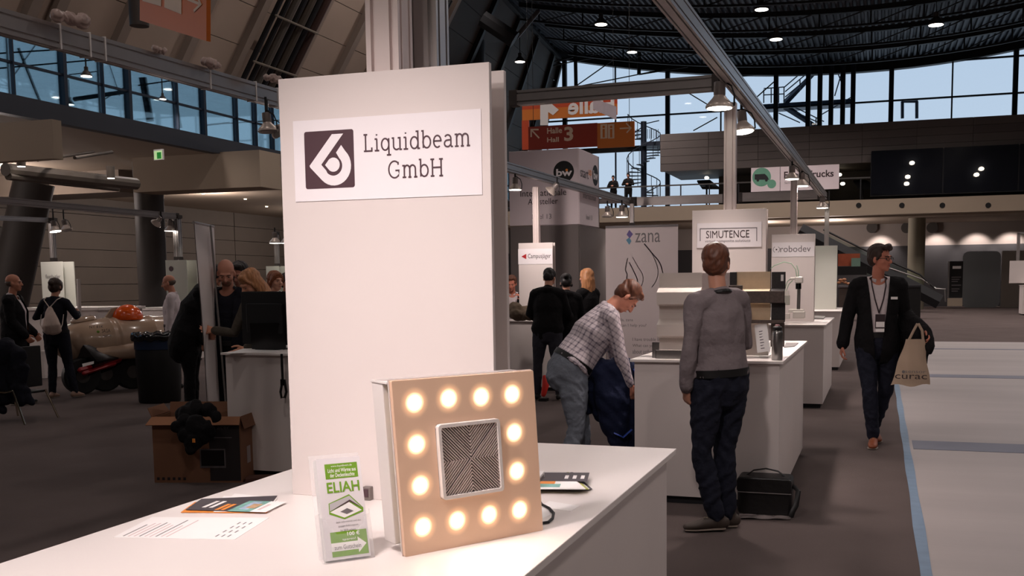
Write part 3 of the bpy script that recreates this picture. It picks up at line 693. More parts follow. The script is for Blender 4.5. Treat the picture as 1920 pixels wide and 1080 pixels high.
# small white box with red button, card, cable, connector
bx = Vector(W(1011, 917, z=T)); t = thing('power_supply', 'small white box with a red dot behind the square light', 'power supply', bx)
fb = frame(bx, (1, .15, 0), (-.15, 1, 0)); obj('body', M().box(-.05, .0, 0, .09, 0, .033, fb), paper, t, bevel=.003)
obj('button', M().cyl((-.03, .03, .033), (-.03, .03, .037), .006, m=fb), mat('red button', (150, 30, 34), .4), t)
obj('print', M().box(-.0005+.0, .0006, .01, .07, .008, .026, fb), mat('grey label print', (150, 140, 140), .5), t)
sheet('visiting_card', 'plain white card lying on the counter right of the square light', 'card', [(1010, 951), (1070, 959), (1087, 949), (1030, 940)], paper)
sheet('printed_slip', 'thin pale slip under the black cable', 'paper', [(975, 975), (1000, 980), (1040, 962), (1012, 950)], paper)
cb = [(985, 925), (1012, 940), (1016, 946), (1030, 953), (1038, 962), (1036, 972), (1028, 979), (1014, 981), (990, 978)]
tag(obj('power_cable', M().tube([tuple(W(*p, z=T+.004)) for p in cb], .0035, n=8), black, smooth=True), 'black power cable curling out behind the square light', 'cable')
cn = Vector(W(690, 937, z=T)); t = thing('plug_connector', 'small grey plug connector standing behind the leaflet holder', 'connector', cn)
obj('body', M().box(-.012, .012, -.01, .01, 0, .035, Matrix.Translation(cn)), mat('grey plastic', (120, 110, 106), .5), t, bevel=.002)
obj('contact', M().box(-.007, .007, -.013, -.01, .01, .03, Matrix.Translation(cn)), plum, t)
# ================================================================== other booths
def plane(Y): return frame((0, Y, 0), (1, 0, 0), (0, 0, 1))
def ptext(s, xl, xr, yt, yb, Y, m, parent, eps=.003, **k):
    a = W(xl, yb, Y=Y); b = W(xl, yt, Y=Y); c = W(xr, yb, Y=Y)
    return text(k.pop('name', 'lettering'), s, a[0], c[0], a[2], b[2], plane(Y-eps), m, parent, **k)
def prect(name, xl, xr, yt, yb, Y, m, parent, th=.004, r=0):
    a = W(xl, yb, Y=Y); b = W(xl, yt, Y=Y); c = W(xr, yb, Y=Y)
    p = rrect(a[0], c[0], a[2], b[2], r) if r else [(a[0], a[2]), (c[0], a[2]), (c[0], b[2]), (a[0], b[2])]
    return obj(name, M().prism(p, 0, th, plane(Y)), m, parent)
def disc(name, px, py, r, Y, m, parent, z=.004, n=28):
    q = W(px, py, Y=Y); return obj(name, M().prism([(q[0]+r*math.cos(2*PI*i/n), q[2]+r*math.sin(2*PI*i/n)) for i in range(n)], z, z+.002, plane(Y)), m, parent)
def smooth_px(p, n=6):
    o = []; q = [p[0]]+list(p)+[p[-1]]
    for i in range(1, len(q)-2):
        for k in range(n):
            u_ = k/n; o.append(tuple(.5*(2*q[i][a]+(q[i+1][a]-q[i-1][a])*u_+(2*q[i-1][a]-5*q[i][a]+4*q[i+1][a]-q[i+2][a])*u_*u_+(3*q[i][a]-q[i-1][a]-3*q[i+1][a]+q[i+2][a])*u_**3) for a in (0, 1)))
    return o+[tuple(p[-1])]
def pstroke(name, pts_, wd, Y, m, parent, z=.004, closed=False):
    q = [W(*p, Y=Y) for p in pts_]; return obj(name, ribbon(M(), [(a[0], a[2]) for a in q], wd, z, plane(Y), closed), m, parent)
# --- grey-shirt man's booth
counter(-1.70, -.62, 7.0, 9.40, 'white counter carrying the steel bottle and folded panels')
YS = 8.0
a, b = W(1298, 395, Y=YS), W(1437, 391, Y=YS)
s_t = tower((a[0]+b[0])/2, YS, 'white display board with framed black capitals behind the grey shirted person', x0=a[0], x1=b[0], z1=a[2], z0=T, postz=2.98)
# its post is centred on the board
prect('sign_plate', 1307, 1428, 419, 465, YS-.002, foil, s_t)
for q in (((1313, 452), (1313, 429), (1419, 427), (1419, 452)),): pstroke('frame_line', q, .006, YS-.003, greyink, s_t)
ptext('SIMUTENCE', 1324, 1405, 433, 447, YS-.004, ink, s_t)
ptext('virtual composite solutions', 1322, 1407, 450, 456, YS-.004, greyink, s_t)
for o in list(s_t.children):
    if o.name.startswith('post'): pass
# --- robodev booth
counter(-1.66, -.62, 12.75, 15.2, 'white counter with the small robot arm')
YR = 13.7
a, b = W(1447, 440, Y=YR), W(1528, 438, Y=YR)
r_t = tower((a[0]+b[0])/2, YR, 'white display board with thin grey lettering above the small robot arm', x0=a[0], x1=b[0], z1=a[2], postz=2.98, pw_=.085)
prect('sign_plate', 1448, 1527, 455, 482, YR-.002, foil, r_t)
ptext('robodev', 1463, 1520, 461, 473, YR-.004, greyink, r_t)
for a0, a1 in ((120, 240), (-60, 60)):
    c = W(1456, 468, Y=YR); obj('logo_arc', ribbon(M(), arc(c[0], c[2], .042, a0, a1, 10), .006, .0075, plane(YR)), greyink, r_t)
disc('logo_dot', 1456, 468, .010, YR, ink, r_t, z=.0075)
pb = mat('pale green board', (206, 208, 198), .5, noise=(1, .02))
counter(-1.66, -.62, 18.2, 20.5, 'farthest white counter in the right row')
a, b = W(1529, 461, Y=19.2), W(1570, 459, Y=19.2)
f_t = tower((a[0]+b[0])/2, 19.2, 'plain pale green display board right of the robot arm booth', x0=a[0], x1=b[0], z1=a[2], postz=2.98, bm=pb, pw_=.08)
# low shelf between robodev and the last counter
t = thing('folded_sheet_display', 'rack of folded pale, tan and black pressed sheets behind the grey shirted person', 'display model', W(1285, 640, Y=7.35))
def rect_at(name, xl, xr, yt, yb, Y, dep, m, parent, bevel=0, floor=False):
    a = W(xl, yb, Y=Y); b = W(xl, yt, Y=Y); c = W(xr, yb, Y=Y)
    return obj(name, M().box(a[0], c[0], Y, Y+dep, 0 if floor else a[2], b[2]), m, parent, bevel=bevel)
cg = mat('pale grey moulded sheet', (206, 196, 188), .45, noise=(3, .03)); tanm = mat('tan fibre sheet', (214, 190, 158), .7, noise=(30, .04)); carb = mat('black fibre sheet', (38, 34, 34), .5, noise=(60, .3)); brnm = mat('dark woven brown sheet', (80, 68, 62), .6, noise=(50, .25))
def hat(xl, xr, levels, Y, m, parent, dep=.09, name='folded_sheet'):
    # levels: (py, forward) outline of the cross-section down the sheet
    x0 = W(xl, 600, Y=Y)[0]; x1 = W(xr, 600, Y=Y)[0]; v = []
    for py, fw_ in levels:
        z = W(xl, py, Y=Y)[2]; v.append((Y-fw_, z))
    n = len(v); V = [(x0, y, z) for y, z in v]+[(x1, y, z) for y, z in v]+[(x0, y+.008, z) for y, z in v]+[(x1, y+.008, z) for y, z in v]
    f = []
    for i in range(n-1): f += [(i, i+1, n+i+1, n+i), (2*n+i, 3*n+i, 3*n+i+1, 2*n+i+1), (i, 2*n+i, 2*n+i+1, i+1), (n+i, n+i+1, 3*n+i+1, 3*n+i)]
    f += [(0, n, 3*n, 2*n), (n-1, 3*n-1, 4*n-1, 2*n-1)]
    return obj(name, M().add(V, f), m, parent)
YH = 7.42
lev = [(512, 0), (538, 0), (548, .09), (570, .09), (574, 0), (598, 0), (608, .09), (629, .09), (634, 0), (660, 0)]
hat(1236, 1316, lev, YH, cg, t)
hat(1316, 1372, [(512, 0), (660, 0)], YH+.01, mat('mauve grey sheet', (176, 162, 158), .5), t)
hat(1372, 1444, [(510, 0), (541, 0), (546, .07), (566, .07), (570, 0), (599, 0), (602, .03), (604, .03)], YH, tanm, t)
hat(1446, 1472, [(510, 0), (540, 0), (545, .06), (566, .06), (570, 0), (598, 0), (604, .02)], YH-.005, carb, t)
for (xl, xr, yt, yb) in ((1394, 1470, 546, 568), (1366, 1392, 535, 556), (1392, 1470, 600, 606)): rect_at('cross_rail', xl, xr, yt, yb, YH-.085, .02, brnm, t, bevel=.004)
rect_at('upright_strip', 1368, 1381, 510, 545, YH-.03, .02, carb, t, bevel=.004)
rect_at('support_block', 1244, 1440, 601, 664, YH+.05, .03, cg, t)
rect_at('support_foot', 1445, 1470, 606, 650, YH+.0, .03, brnm, t)
rect_at('label', 1464, 1469, 515, 527, YH-.012, .002, paper, t)
# steel samples lying flat
for i, (xl, xr, yt, yb, dep, lb) in enumerate(((1224, 1236, 642, 660, .03, 'short upright steel profile at the left end of the counter'), (1230, 1292, 657, 668, .10, 'long bright steel profile lying in front of the folded panels'))):
    Y = 7.16 if i == 0 else 7.10
    t = thing('steel_profile', lb, 'metal sample', W(xl, 668, Y=Y), group='steel samples')
    a = W(xl, yb, Y=Y); c = W(xr, yb, Y=Y); zt_ = W(xl, yt, Y=Y)[2]
    obj('web', M().box(a[0], c[0], Y, Y+.006, T+.001, zt_), steelc, t); obj('flange', M().box(a[0], c[0], Y, Y+dep, zt_-.004, zt_), mat('bright steel', (226, 220, 216), .25, .6), t); obj('end_cap', M().box(a[0]-.004, a[0], Y, Y+dep, T+.001, zt_), black, t)
c = W(1457, 675, z=T); t = thing('steel_bottle', 'brushed steel vacuum bottle with black cap at the counter corner', 'bottle', c)
mt = Matrix.Translation(Vector(c)); obj('body', M().lathe([(.036, 0), (.038, .004), (.038, .185), (.034, .20), (.030, .205)], 24, mt), steelc, t, smooth=True)
obj('cap', M().lathe([(.031, .205), (.033, .21), (.033, .228), (.026, .236), (.012, .24)], 24, mt), black, t, smooth=True); obj('spout_lid', M().lathe([(.02, .236), (.016, .246), (.008, .25)], 16, mt), mat('pale maroon lid', (150, 110, 110), .4), t, smooth=True)
t = thing('leaning_sheet', 'white printed sheet leaning between the man and the steel bottle', 'paper', W(1432, 660, z=T))
a, b, c_, d_ = W(1420, 662, Y=7.25), W(1444, 658, Y=7.25), W(1440, 607, Y=7.36), W(1417, 609, Y=7.36)
fr = frame(a, b-a, d_-a); wl_, hl_ = np.linalg.norm(b-a), np.linalg.norm(d_-a); obj('page', M().prism([(0, 0), (wl_, 0), (wl_, hl_), (0, hl_)], -.002, 0, fr), paper, t)
for i in range(7): obj('text_line', M().prism([(wl_*.3, hl_*(.12+.1*i)), (wl_*(.42+.2*random.random()), hl_*(.12+.1*i)), (wl_*.6, hl_*(.15+.1*i)), (wl_*.3, hl_*(.15+.1*i))], 0, .0006, fr), greyink, t)
for i, (cs, lb, m) in enumerate((([(1415, 668), (1440, 671), (1446, 666), (1425, 662)], 'pale open booklet beside the leaning sheet', paper), ([(1470, 652), (1490, 650), (1497, 644), (1474, 644)], 'flat grey sample plate right of the steel bottle', mat('sample grey', (130, 122, 118), .5)),
      ([(1432, 668), (1441, 664), (1449, 642), (1444, 641)], 'grey strip leaning next to the steel bottle', mat('strip grey', (150, 144, 140), .5)))): sheet('sample_plate' if i else 'booklet', lb, 'sample' if i else 'booklet', cs, m, th=.006)
# --- robot arm on the robodev counter
c = W(1487, 596, Y=13.1); c[2] = T; t = thing('robot_arm', 'small white and steel robot arm with looping cables on its white counter', 'robot arm', c)
rw = mat('robot white plastic', (214, 208, 200), .4); K = 13.1
rect_at('base', 1486, 1508, 584, 597, K, .2, rw, t, bevel=.01); rect_at('base', 1478, 1506, 580, 586, K+.02, .2, rw, t, bevel=.008)
a, b = W(1497, 580, Y=K+.1), W(1498, 536, Y=K+.1); obj('column', M().cyl(a, b, .022), steelc, t, smooth=True)
a, b = W(1497, 542, Y=K+.1), W(1497, 531, Y=K+.1); obj('motor', M().cyl(a, b, .036), blackg, t, smooth=True)
rect_at('shoulder', 1490, 1505, 519, 531, K+.04, .12, rw, t, bevel=.012); rect_at('arm_link', 1481, 1493, 520, 525, K+.07, .06, rw, t, bevel=.01)
rect_at('gripper_body', 1469, 1480, 554, 572, K+.05, .09, mat('grey green casing', (160, 160, 150), .5), t, bevel=.006); rect_at('gripper_body', 1470, 1479, 545, 556, K+.06, .06, rw, t); rect_at('foot_block', 1468, 1480, 588, 598, K, .1, rw, t, bevel=.006)
cgreen = mat('pale green cable', (150, 176, 150), .5)
for q in (((1494, 519), (1492, 505), (1484, 494), (1470, 491), (1452, 498), (1446, 503)), ((1497, 519), (1497, 508), (1494, 498)), ((1483, 522), (1476, 528), (1471, 545)), ((1486, 526), (1479, 533), (1473, 548))):
    obj('cable', M().tube([W(*p, Y=K+.1) for p in q], .006, n=6), cgreen, t, smooth=True)
sheet('tool', 'long thin pale tool lying right of the robot arm', 'tool', [(1512, 598), (1544, 599), (1548, 595), (1516, 594)], steelc, th=.02)
# --- zana roll-up banner
YZ = float(W(1200, 690, d=16.5)[1])
t = thing('roll_up_banner', 'tall pale roll-up banner with violet logo and two line-drawn heads', 'banner', W(1200, 690, Y=YZ))
prect('print_sheet', 1137, 1271, 427, 688, YZ, mat('banner cloth', (212, 200, 200), .6, noise=(2, .015)), t)
prect('top_rail', 1136, 1272, 424, 428, YZ-.01, greyink, t, th=.02)
obj('base_cassette', M().box(W(1137, 690, Y=YZ)[0], W(1271, 690, Y=YZ)[0], YZ-.1, YZ+.12, 0, W(1137, 689, Y=YZ)[2]), alu, t)
ptext('zana', 1191, 1238, 437, 455, YZ-.001, greyink, t)
vio = mat('violet print', (88, 70, 140), .5); blu = mat('teal blue print', (70, 130, 160), .5); navy = mat('navy line print', (58, 62, 92), .5)
def ppoly(name, P_, Y, m, parent, z=.005): q = [W(*p, Y=Y) for p in P_]; return obj(name, M().prism([(a[0], a[2]) for a in q][::-1], z, z+.002, plane(Y)), m, parent)
ppoly('logo', [(1180, 431), (1187, 439), (1181, 447), (1175, 440)], YZ, vio, t); ppoly('logo', [(1180, 445), (1184, 452), (1180, 459), (1174, 450)], YZ, blu, t)
pstroke('line_drawing', smooth_px([(1177, 484), (1174, 498), (1173, 508), (1176, 514), (1176, 530), (1193, 532), (1195, 524), (1188, 508), (1180, 492)]), .016, YZ, navy, t)
pstroke('line_drawing', smooth_px([(1186, 482), (1196, 500), (1205, 515), (1205, 530), (1198, 543), (1188, 550)]), .012, YZ, vio, t)
pstroke('line_drawing', smooth_px([(1208, 457), (1222, 474), (1234, 488), (1240, 500), (1243, 513)]), .018, YZ, navy, t)
pstroke('line_drawing', smooth_px([(1222, 473), (1230, 492), (1234, 508), (1231, 525), (1222, 539)]), .012, YZ, vio, t)
for s, x0_, x1_, yt, yb in (('...', 1224, 1236, 571, 575), ('ila, zana', 1163, 1187, 597, 603), ('can I help you?', 1164, 1212, 607, 614), ('I have trouble breathing.', 1186, 1264, 633, 641), ('What can you tell me', 1186, 1252, 645, 652), ('about asthma?', 1186, 1230, 655, 663)):
    if s != '...': ptext(s, x0_, x1_, yt, yb, YZ-.001, greyink, t)
# --- campus booth
cc = counter(-5.3, -4.2, 13.9, 15.8, 'counter before the group of black dressed people, left of the roll-up banner')
YC = 14.2
a, b = W(972, 456, Y=YC), W(1036, 455, Y=YC)
t = tower((a[0]+b[0])/2, YC, 'white display board with a small red arrow logo above the black dressed group', x0=a[0], x1=b[0], z1=a[2], postz=3.0, pw_=.09)
prect('sign_plate', 972, 1036, 467, 496, YC-.002, foil, t)
ptext('Campusjäger', 990, 1033, 476, 487, YC-.004, ink, t); ppoly('logo', [(978, 481), (987, 476), (987, 486)], YC-.003, mat('red print', (180, 40, 44), .5), t)
cg2 = mat('beige bundled coat', (120, 104, 88), .9, noise=(14, .15)); c = W(985, 592, z=T)
# --- bw tower
dB = 16.8; Yb = W(1085, 350, d=dB)[1]
a = W(954, 285, Y=Yb); b = W(1085, 277, Y=Yb); zt_ = (a[2]+b[2])/2; c = W(1123, 291, X=b[0]); z0_ = W(1085, 420, Y=Yb)[2]
t = thing('info_tower', 'large white cube sign with black round logos above a grey base', 'sign tower', ((a[0]+b[0])/2, Yb+1, 0))
clothm = mat('stretched white print', (226, 212, 216), .6, noise=(1, .015))
obj('front_panel', M().box(a[0], b[0]-.01, Yb, Yb+.04, z0_, zt_), clothm, t, bevel=.005)
obj('side_panel', M().box(b[0]-.04, b[0], Yb+.02, c[1], z0_, zt_), clothm, t, bevel=.005)
obj('rear_panel', M().box(a[0], b[0], c[1]-.04, c[1], z0_, zt_), clothm, t)
gbase = mat('grey booth wall', (112, 104, 102), .7, noise=(1, .03))
obj('base_panel', M().box(a[0]-.0, b[0]-.02, Yb+.02, Yb+.06, 0, z0_-.01), gbase, t); obj('base_panel', M().box(b[0]-.05, b[0]-.01, Yb+.07, c[1]+2, 0, z0_-.01), gbase, t)
obj('base_panel', M().box(b[0]+.0, b[0]+1.1, c[1]+.9, c[1]+.95, 0, z0_-.01), gbase, t)
disc('logo_disc', 1057, 322, .178, Yb, black, t); ptext('bw', 1043, 1073, 317, 331, Yb-.006, foil, t, bold=.03); disc('logo_dot', 1063, 319, .022, Yb, orange, t, z=.012)
ptext('Internationale', 976, 1062, 357, 369, Yb-.004, ink, t); ptext('Aussteller', 990, 1046, 373, 384, Yb-.004, ink, t); ptext('Insel 13', 998, 1034, 402, 411, Yb-.004, greyink, t)
SX = frame((b[0]+.001, 0, 0), (0, 1, 0), (0, 0, 1)); 
def sx_text(s, xl, xr, yt, yb, m, **k):
    p, q, r_ = W(xl, yb, X=b[0]), W(xr, yb, X=b[0]), W(xl, yt, X=b[0]); return text('lettering', s, p[1], q[1], p[2], r_[2], SX, m, t, ext=.004, **k)
sx_text('start', 1088, 1103, 316, 331, ink); sx_text('up', 1103, 1109, 318, 333, orange)
q = W(1116, 329, X=b[0]); obj('logo_disc', M().prism([(q[1]+.178*math.cos(i*PI/12), q[2]+.178*math.sin(i*PI/12)) for i in range(24)], .001, .003, SX), black, t)
p_, q_2 = W(1112, 336, X=b[0]), W(1120, 322, X=b[0]); text('lettering', 'bw', p_[1], q_2[1], p_[2], q_2[2], SX, foil, t, ext=.006, bold=.03)
sx_text('Internationale', 1093, 1117, 359, 371, greyink); sx_text('Insel 13', 1099, 1110, 402, 411, greyink)
# --- beams (extrusions) of the lighting rig
ZB = 3.11
beam('lighting_beam', 'long bright aluminium beam running away above the right row of boards', (-1.14, 1.5, ZB), (-1.00, 19.3, ZB), .09, .12)
beam('lighting_beam', 'aluminium cross beam from behind the big board to the right row', (-2.9, 7.86, ZB-.02), (-1.17, 7.80, ZB-.02), .08, .115)
beam('lighting_beam', 'aluminium beam at upper left with wrapped bunches on top', (-4.86, 3.2, ZB), (-4.70, 7.6, ZB), .08, .14)
beam('lighting_beam', 'grey beam sloping away in front of the white cube sign', (-4.78, 7.5, ZB), (-4.60, 19.1, ZB), .08, .12)
beam('lighting_beam', 'thin cross beam low in front of the white cube sign', W(950, 383, Y=17.5), W(1188, 375, Y=18.9), .07, .10)
beam('lighting_beam', 'far cross beam between the left and right rows', W(1188, 378, Y=19.05), W(1362, 372, Y=19.2), .08, .16)
beam('lighting_beam', 'far cross beam right of the thick post', W(1385, 370, Y=19.2), W(1540, 365, Y=19.3), .08, .16)
beam('lighting_beam', 'white tube beam across the far left booths', W(-20, 374, d=17), W(333, 406, d=20.5), .09, .12)
beam('lighting_beam', 'short lower white beam at the far left edge', W(-20, 408, d=19), W(92, 413, d=20.5), .08, .09)
beam('beam_post', 'aluminium post at the end of the beam in front of the white cube sign', W(1185, 425, d=18.6), W(1185, 382, d=18.6), .07, .07, cat='post')
beam('beam_post', 'aluminium post above the left white board of the far booths', W(101, 490, d=20.5), W(101, 415, d=20.5), .09, .09, cat='post')
beam('beam_post', 'aluminium post at the right end of the white tube beam', W(335, 488, d=20.5), W(333, 410, d=20.5), .12, .12, cat='post')
beam('beam_post', 'bright lit post at the edge of the big board', W(520, 500, d=22), W(519, 440, d=22), .08, .08, cat='post')
# wrapped cable bunches and ties on the upper left beam
for i, px in enumerate((104, 157, 184, 372, 454, 493)):
    X0 = -4.86+.16*((W(px, 100, X=-4.8)[1]-3.2)/4.4); y = W(px, 100, X=-4.8)[1]
    tag(obj('cable_tie', M().box(X0-.045, X0+.045, y-.004, y+.004, ZB-.075, ZB+.078), paper), ['leftmost', 'second', 'third', 'fourth', 'fifth', 'rightmost'][i]+' white cable tie counted from the left on the upper left beam', 'cable tie', 'ties on the upper left beam')
# --- lamps
def booth_lamp(px, py, d, r, label, on=True, aim=None, hang=.16, power=0, dirv=(0, 0, -1), lc=WARM, pos=None, X=None, Y=None):
    c = Vector(W(px, py, d=d) if X is None and Y is None else W(px, py, X=X) if Y is None else W(px, py, Y=Y)) if pos is None else Vector(pos); q = Vector(dirv).normalized(); up_ = -q
    if pos is None and px not in (516, 537): hang = max(hang, ZB-.05-(c.z+up_.z*r*1.9))
    t = thing('booth_lamp', label, 'lamp', c+Vector((0, 0, hang+r*1.9)))
    side = up_.cross(Vector((0, 1, 0)));  side = side if side.length > .1 else Vector((1, 0, 0))
    fr = frame(c, side, up_.cross(side)); 
    if fr.to_3x3().col[2].dot(up_) < 0: fr = frame(c, side, side.cross(up_))
    obj('reflector', M().lathe([(r, 0), (r*1.06, r*.05), (r*1.04, r*.2), (r*.86, r*.42), (r*.55, r*.75), (r*.42, r*.95)], 28, fr), mat('lamp reflector', (200, 186, 176), .35, .35), t, smooth=True)
    obj('lamp_glass', M().lathe([(r*.93, -.004), (r*.93, .004)], 28, fr), lampglass if on else mat('unlit lamp glass', (120, 116, 112), .2), t)
    obj('ballast', M().lathe([(r*.42, r*.95), (r*.45, r), (r*.45, r*1.9), (r*.40, r*1.95)], 20, fr), mat('ballast grey', (132, 124, 120), .4, .3), t, smooth=True)
    yk_ = [(-r*1.1, 0, r*.15), (-r*1.12, 0, r*.9), (-r*.9, 0, r*1.6), (0, 0, r*1.9+.03)]
    obj('bracket', M().tube([fr@Vector(p) for p in yk_], r*.07, n=6), black, t, smooth=True)
    top = fr@Vector((0, 0, r*1.9)); obj('clamp', M().cyl(top, top+Vector((0, 0, hang)), r*.13, n=8), black, t)
    if on and power:
        lamp_light('SPOT', 'lamp_light', c+q*.02, power, lc, aim=(Vector(aim) if aim is not None else c+q), size=r*.8, spot=2.0, blend=.9, parent=t)
    return t
booth_lamp(1349, 203, 7.6, .098, 'largest lit lamp, under the beam corner at upper right', hang=.05, power=P_BOOTH, aim=(-1.2, 6.9, 1.0))
booth_lamp(1394, 247, 8.6, .090, 'second largest lit lamp, tilted, just right of the thick post', hang=.08, power=P_BOOTH, dirv=(.12, -.1, -1), aim=(-.4, 8.0, 0))
booth_lamp(1485, 336, 14.3, .085, X=-1.06, label= 'small lamp left of the second post below the slanted beam', hang=.06, power=P_BOOTH*.6, aim=(-1.1, 13.0, 1.0))
booth_lamp(1503, 349, 13.6, .092, X=-1.03, label= 'bright lamp just right of the second post below the slanted beam', hang=.1, power=P_BOOTH, aim=(-.7, 12.6, .8))
booth_lamp(1542, 390, 19., .105, X=-1.0, label= 'bright lamp at the far end of the right beam', hang=.1, power=P_BOOTH, aim=(-.8, 18.0, .8))
booth_lamp(1166, 407, 19.5, .11, Y=float(W(1166, 380, d=18.7)[1]), label= 'lit lamp low beside the beam end post', hang=.1, power=P_BOOTH, aim=(-4.0, 18, .5))
booth_lamp(1139, 407, 19.8, .10, Y=float(W(1139, 380, d=18.5)[1]), label= 'unlit lamp left of the lit one by the beam end post', on=False, hang=.1)
booth_lamp(966, 356, 12.2, .085, X=-4.70, label= 'lit lamp with dark ballast in front of the white cube sign', hang=.05, power=P_BOOTH*1.2, aim=(-3.7, 15.6, 1.5))
booth_lamp(1031, 360, 13.2, .085, X=-4.67, label= 'dark unlit lamp hanging before the white cube sign', on=False, hang=.1, dirv=(-.6, 0, -.6))
booth_lamp(503, 247, 8.0, .075, 'unlit lamp under the upper left beam beside the big board', on=False, hang=.03, dirv=(.1, 0, -1))
booth_lamp(522, 247, 8.1, .06, 'second unlit lamp half hidden by the big board', on=False, hang=.03, dirv=(.8, 0, -.5))
booth_lamp(104, 434, 18.3, .10, 'lit lamp at the head of the far left post', hang=.05, power=P_BOOTH*.6, dirv=(.2, 0, -1), aim=W(110, 560, d=19.5))
booth_lamp(125, 432, 18.5, .10, 'unlit pale lamp right of the far left post', on=False, hang=.05, dirv=(.3, 0, -1))
booth_lamp(319, 433, 20.4, .11, 'lit lamp beside the post at the end of the tube beam', hang=.05, power=P_BOOTH*.7, aim=W(250, 600, d=17))
booth_lamp(292, 420, 20.1, .10, 'unlit lamp left of the lit lamp at the tube beam end', on=False, hang=.05, dirv=(-.6, 0, -.6))
booth_lamp(516, 456, 21.5, .12, 'left lamp of the lit pair beside the big board', hang=.1, power=P_BOOTH*.6, aim=W(510, 600, d=18))
booth_lamp(537, 456, 21.7, .12, 'right lamp of the lit pair beside the big board', hang=.1)
# lamps on the near rig, above and in front of the photograph's upper edge
NL = (('booth lamp above the near counter aimed at the big board', (-1.0, .55, 2.75), (-1.22, 2.3, 1.52), .52, .85),
      ('booth lamp on the beam over the aisle, aimed at the middle counter', (-1.05, 4.0, 2.98), (-1.1, 7.0, .7), .42, 1.5),
      ('booth lamp high over the front of the near counter', (-1.35, .9, 2.85), (-1.15, 1.85, 1.04), .75, 1.5),
      ('booth lamp behind the big board over the near counter', (-.95, 3.5, 2.85), (-.95, 2.7, 1.0), .30, 1.7))
for lb, p, q, k, sp in NL:
    t = booth_lamp(0, 0, 1, .1, lb, pos=p, aim=q, power=P_NEAR*k, dirv=(Vector(q)-Vector(p)), hang=.12, lc=PINK)
    for c in t.children:
        if c.type == 'LIGHT': c.data.spot_size = sp; c.data.spot_blend = 1.
# ================================================================== hanging signs
def slab(name, c4, Y, m, parent, th=.05, z=0):       # upright panel by its pixel corners (bl, br, tr, tl)
    q = [W(*p, Y=Y) for p in c4]; return obj(name, M().prism([(a[0], a[2]) for a in q], z, z+th, plane(Y)), m, parent)
redm = mat('brick red sign', (158, 52, 34), .45, noise=(.6, .03)); orm = mat('orange sign', (214, 120, 48), .45, noise=(.6, .03)); bro = mat('bright red orange sign', (206, 84, 50), .4, noise=(.6, .03)); sgw = mat('sign lettering cream', (232, 206, 180), .5)
YA = 27.; t = thing('hall_sign', 'red and orange hanging sign pointing to Halle 3 and the toilets', 'sign', W(1090, 250, Y=YA))
def rct(xl, xr, yt, yb, Y): 
    a = W(xl, yb, Y=Y); b = W(xl, yt, Y=Y); c = W(xr, yb, Y=Y); return [(a[0], a[2]), (c[0], a[2]), (c[0], b[2]), (a[0], b[2])]
obj('red_panel', M().prism(rct(991, 1120, 238, 281, YA), -.08, 0, plane(YA)), redm, t); obj('orange_panel', M().prism(rct(1120, 1189, 231, 278, YA), -.08, 0, plane(YA)), orm, t)
ptext('Halle', 1026, 1054, 240, 251, YA, sgw, t, eps=.004, bold=.02); ptext('Hall', 1026, 1048, 258, 267, YA, sgw, t, eps=.004, bold=.02); ptext('3', 1058, 1075, 238, 265, YA, sgw, t, eps=.004, bold=.03)
def arrow(pts_, wd, Y, parent, z=.004):
    for p in pts_: pstroke('arrow', p, wd, Y, sgw, parent, z)
arrow((((1011, 259), (997, 244)), ((996, 257), (996, 243), (1010, 243))), .04, YA, t)
arrow((((1162, 241), (1182, 240)), ((1174, 231), (1183, 240), (1175, 249))), .035, YA, t)
prect('pictogram_field', 1126, 1139, 233, 260, YA-.004, sgw, t); prect('pictogram_field', 1140, 1152, 233, 260, YA-.004, sgw, t)
for px in (1132, 1146): disc('pictogram', px, 238, .035, YA-.009, orm, t); prect('pictogram', px-2, px+2, 242, 258, YA-.012, orm, t)
for px in (1000, 1180): obj('hanger', M().cyl(W(px, 236, Y=YA), W(px, 236, Y=YA)+np.array([0, 0, 7]), .008, n=5), trussm, t)
YB = 30.; t = thing('hall_sign', 'large hanging sign seen from behind with mirrored Halle 1 lettering', 'sign', W(1065, 240, Y=YB))
backm = mat('translucent orange sign back', (222, 128, 52), .5, noise=(.5, .03))
obj('red_panel', M().prism(rct(979, 1157, 178, 206, YB), -.06, 0, plane(YB)), bro, t); obj('orange_panel', M().prism(rct(979, 1157, 206, 226, YB), -.06, 0, plane(YB)), backm, t)
obj('orange_panel', M().prism(rct(979, 992, 226, 281, YB), -.06, 0, plane(YB)), bro, t)
ptext('Halle', 1065, 1152, 184, 216, YB, paper, t, eps=.005, bold=.03, mirror=True)
ppoly('numeral', [(1013, 235), (1013, 191), (1030, 191), (1048, 206), (1037, 216), (1028, 210), (1028, 235)], YB, paper, t, z=.006)
obj('glass_wing', M().quad(W(1112, 184, Y=YB-.3), W(1156, 200, Y=YB-1.5), W(1156, 225, Y=YB-1.5), W(1112, 205, Y=YB-.3)), mat('pale sign wing', (200, 190, 196), .4), t)
for px in (990, 1150): obj('hanger', M().cyl(W(px, 190, Y=YB), W(px, 190, Y=YB)+np.array([0, 0, 7]), .008, n=5), trussm, t)
t = thing('direction_sign', 'orange hanging sign cut off by the upper left picture edge', 'sign', W(325, 40, d=12))
bl_, br_, tr_, tl_ = W(262, 38, d=12.2), W(387, 77, d=11.2), W(387, -80, d=11.2), W(262, -90, d=12.2)
fr = frame(bl_, br_-bl_, (0, 0, 1)); wS = float(np.linalg.norm(br_-bl_)); sh = .0; fz_ = fr.to_3x3().col[2]
print('orange sign', wS, bl_, br_)
def oS(px, py): q = fr.inverted()@Vector(Wp(px, py, bl_, fz_)); return (q.x, q.y)
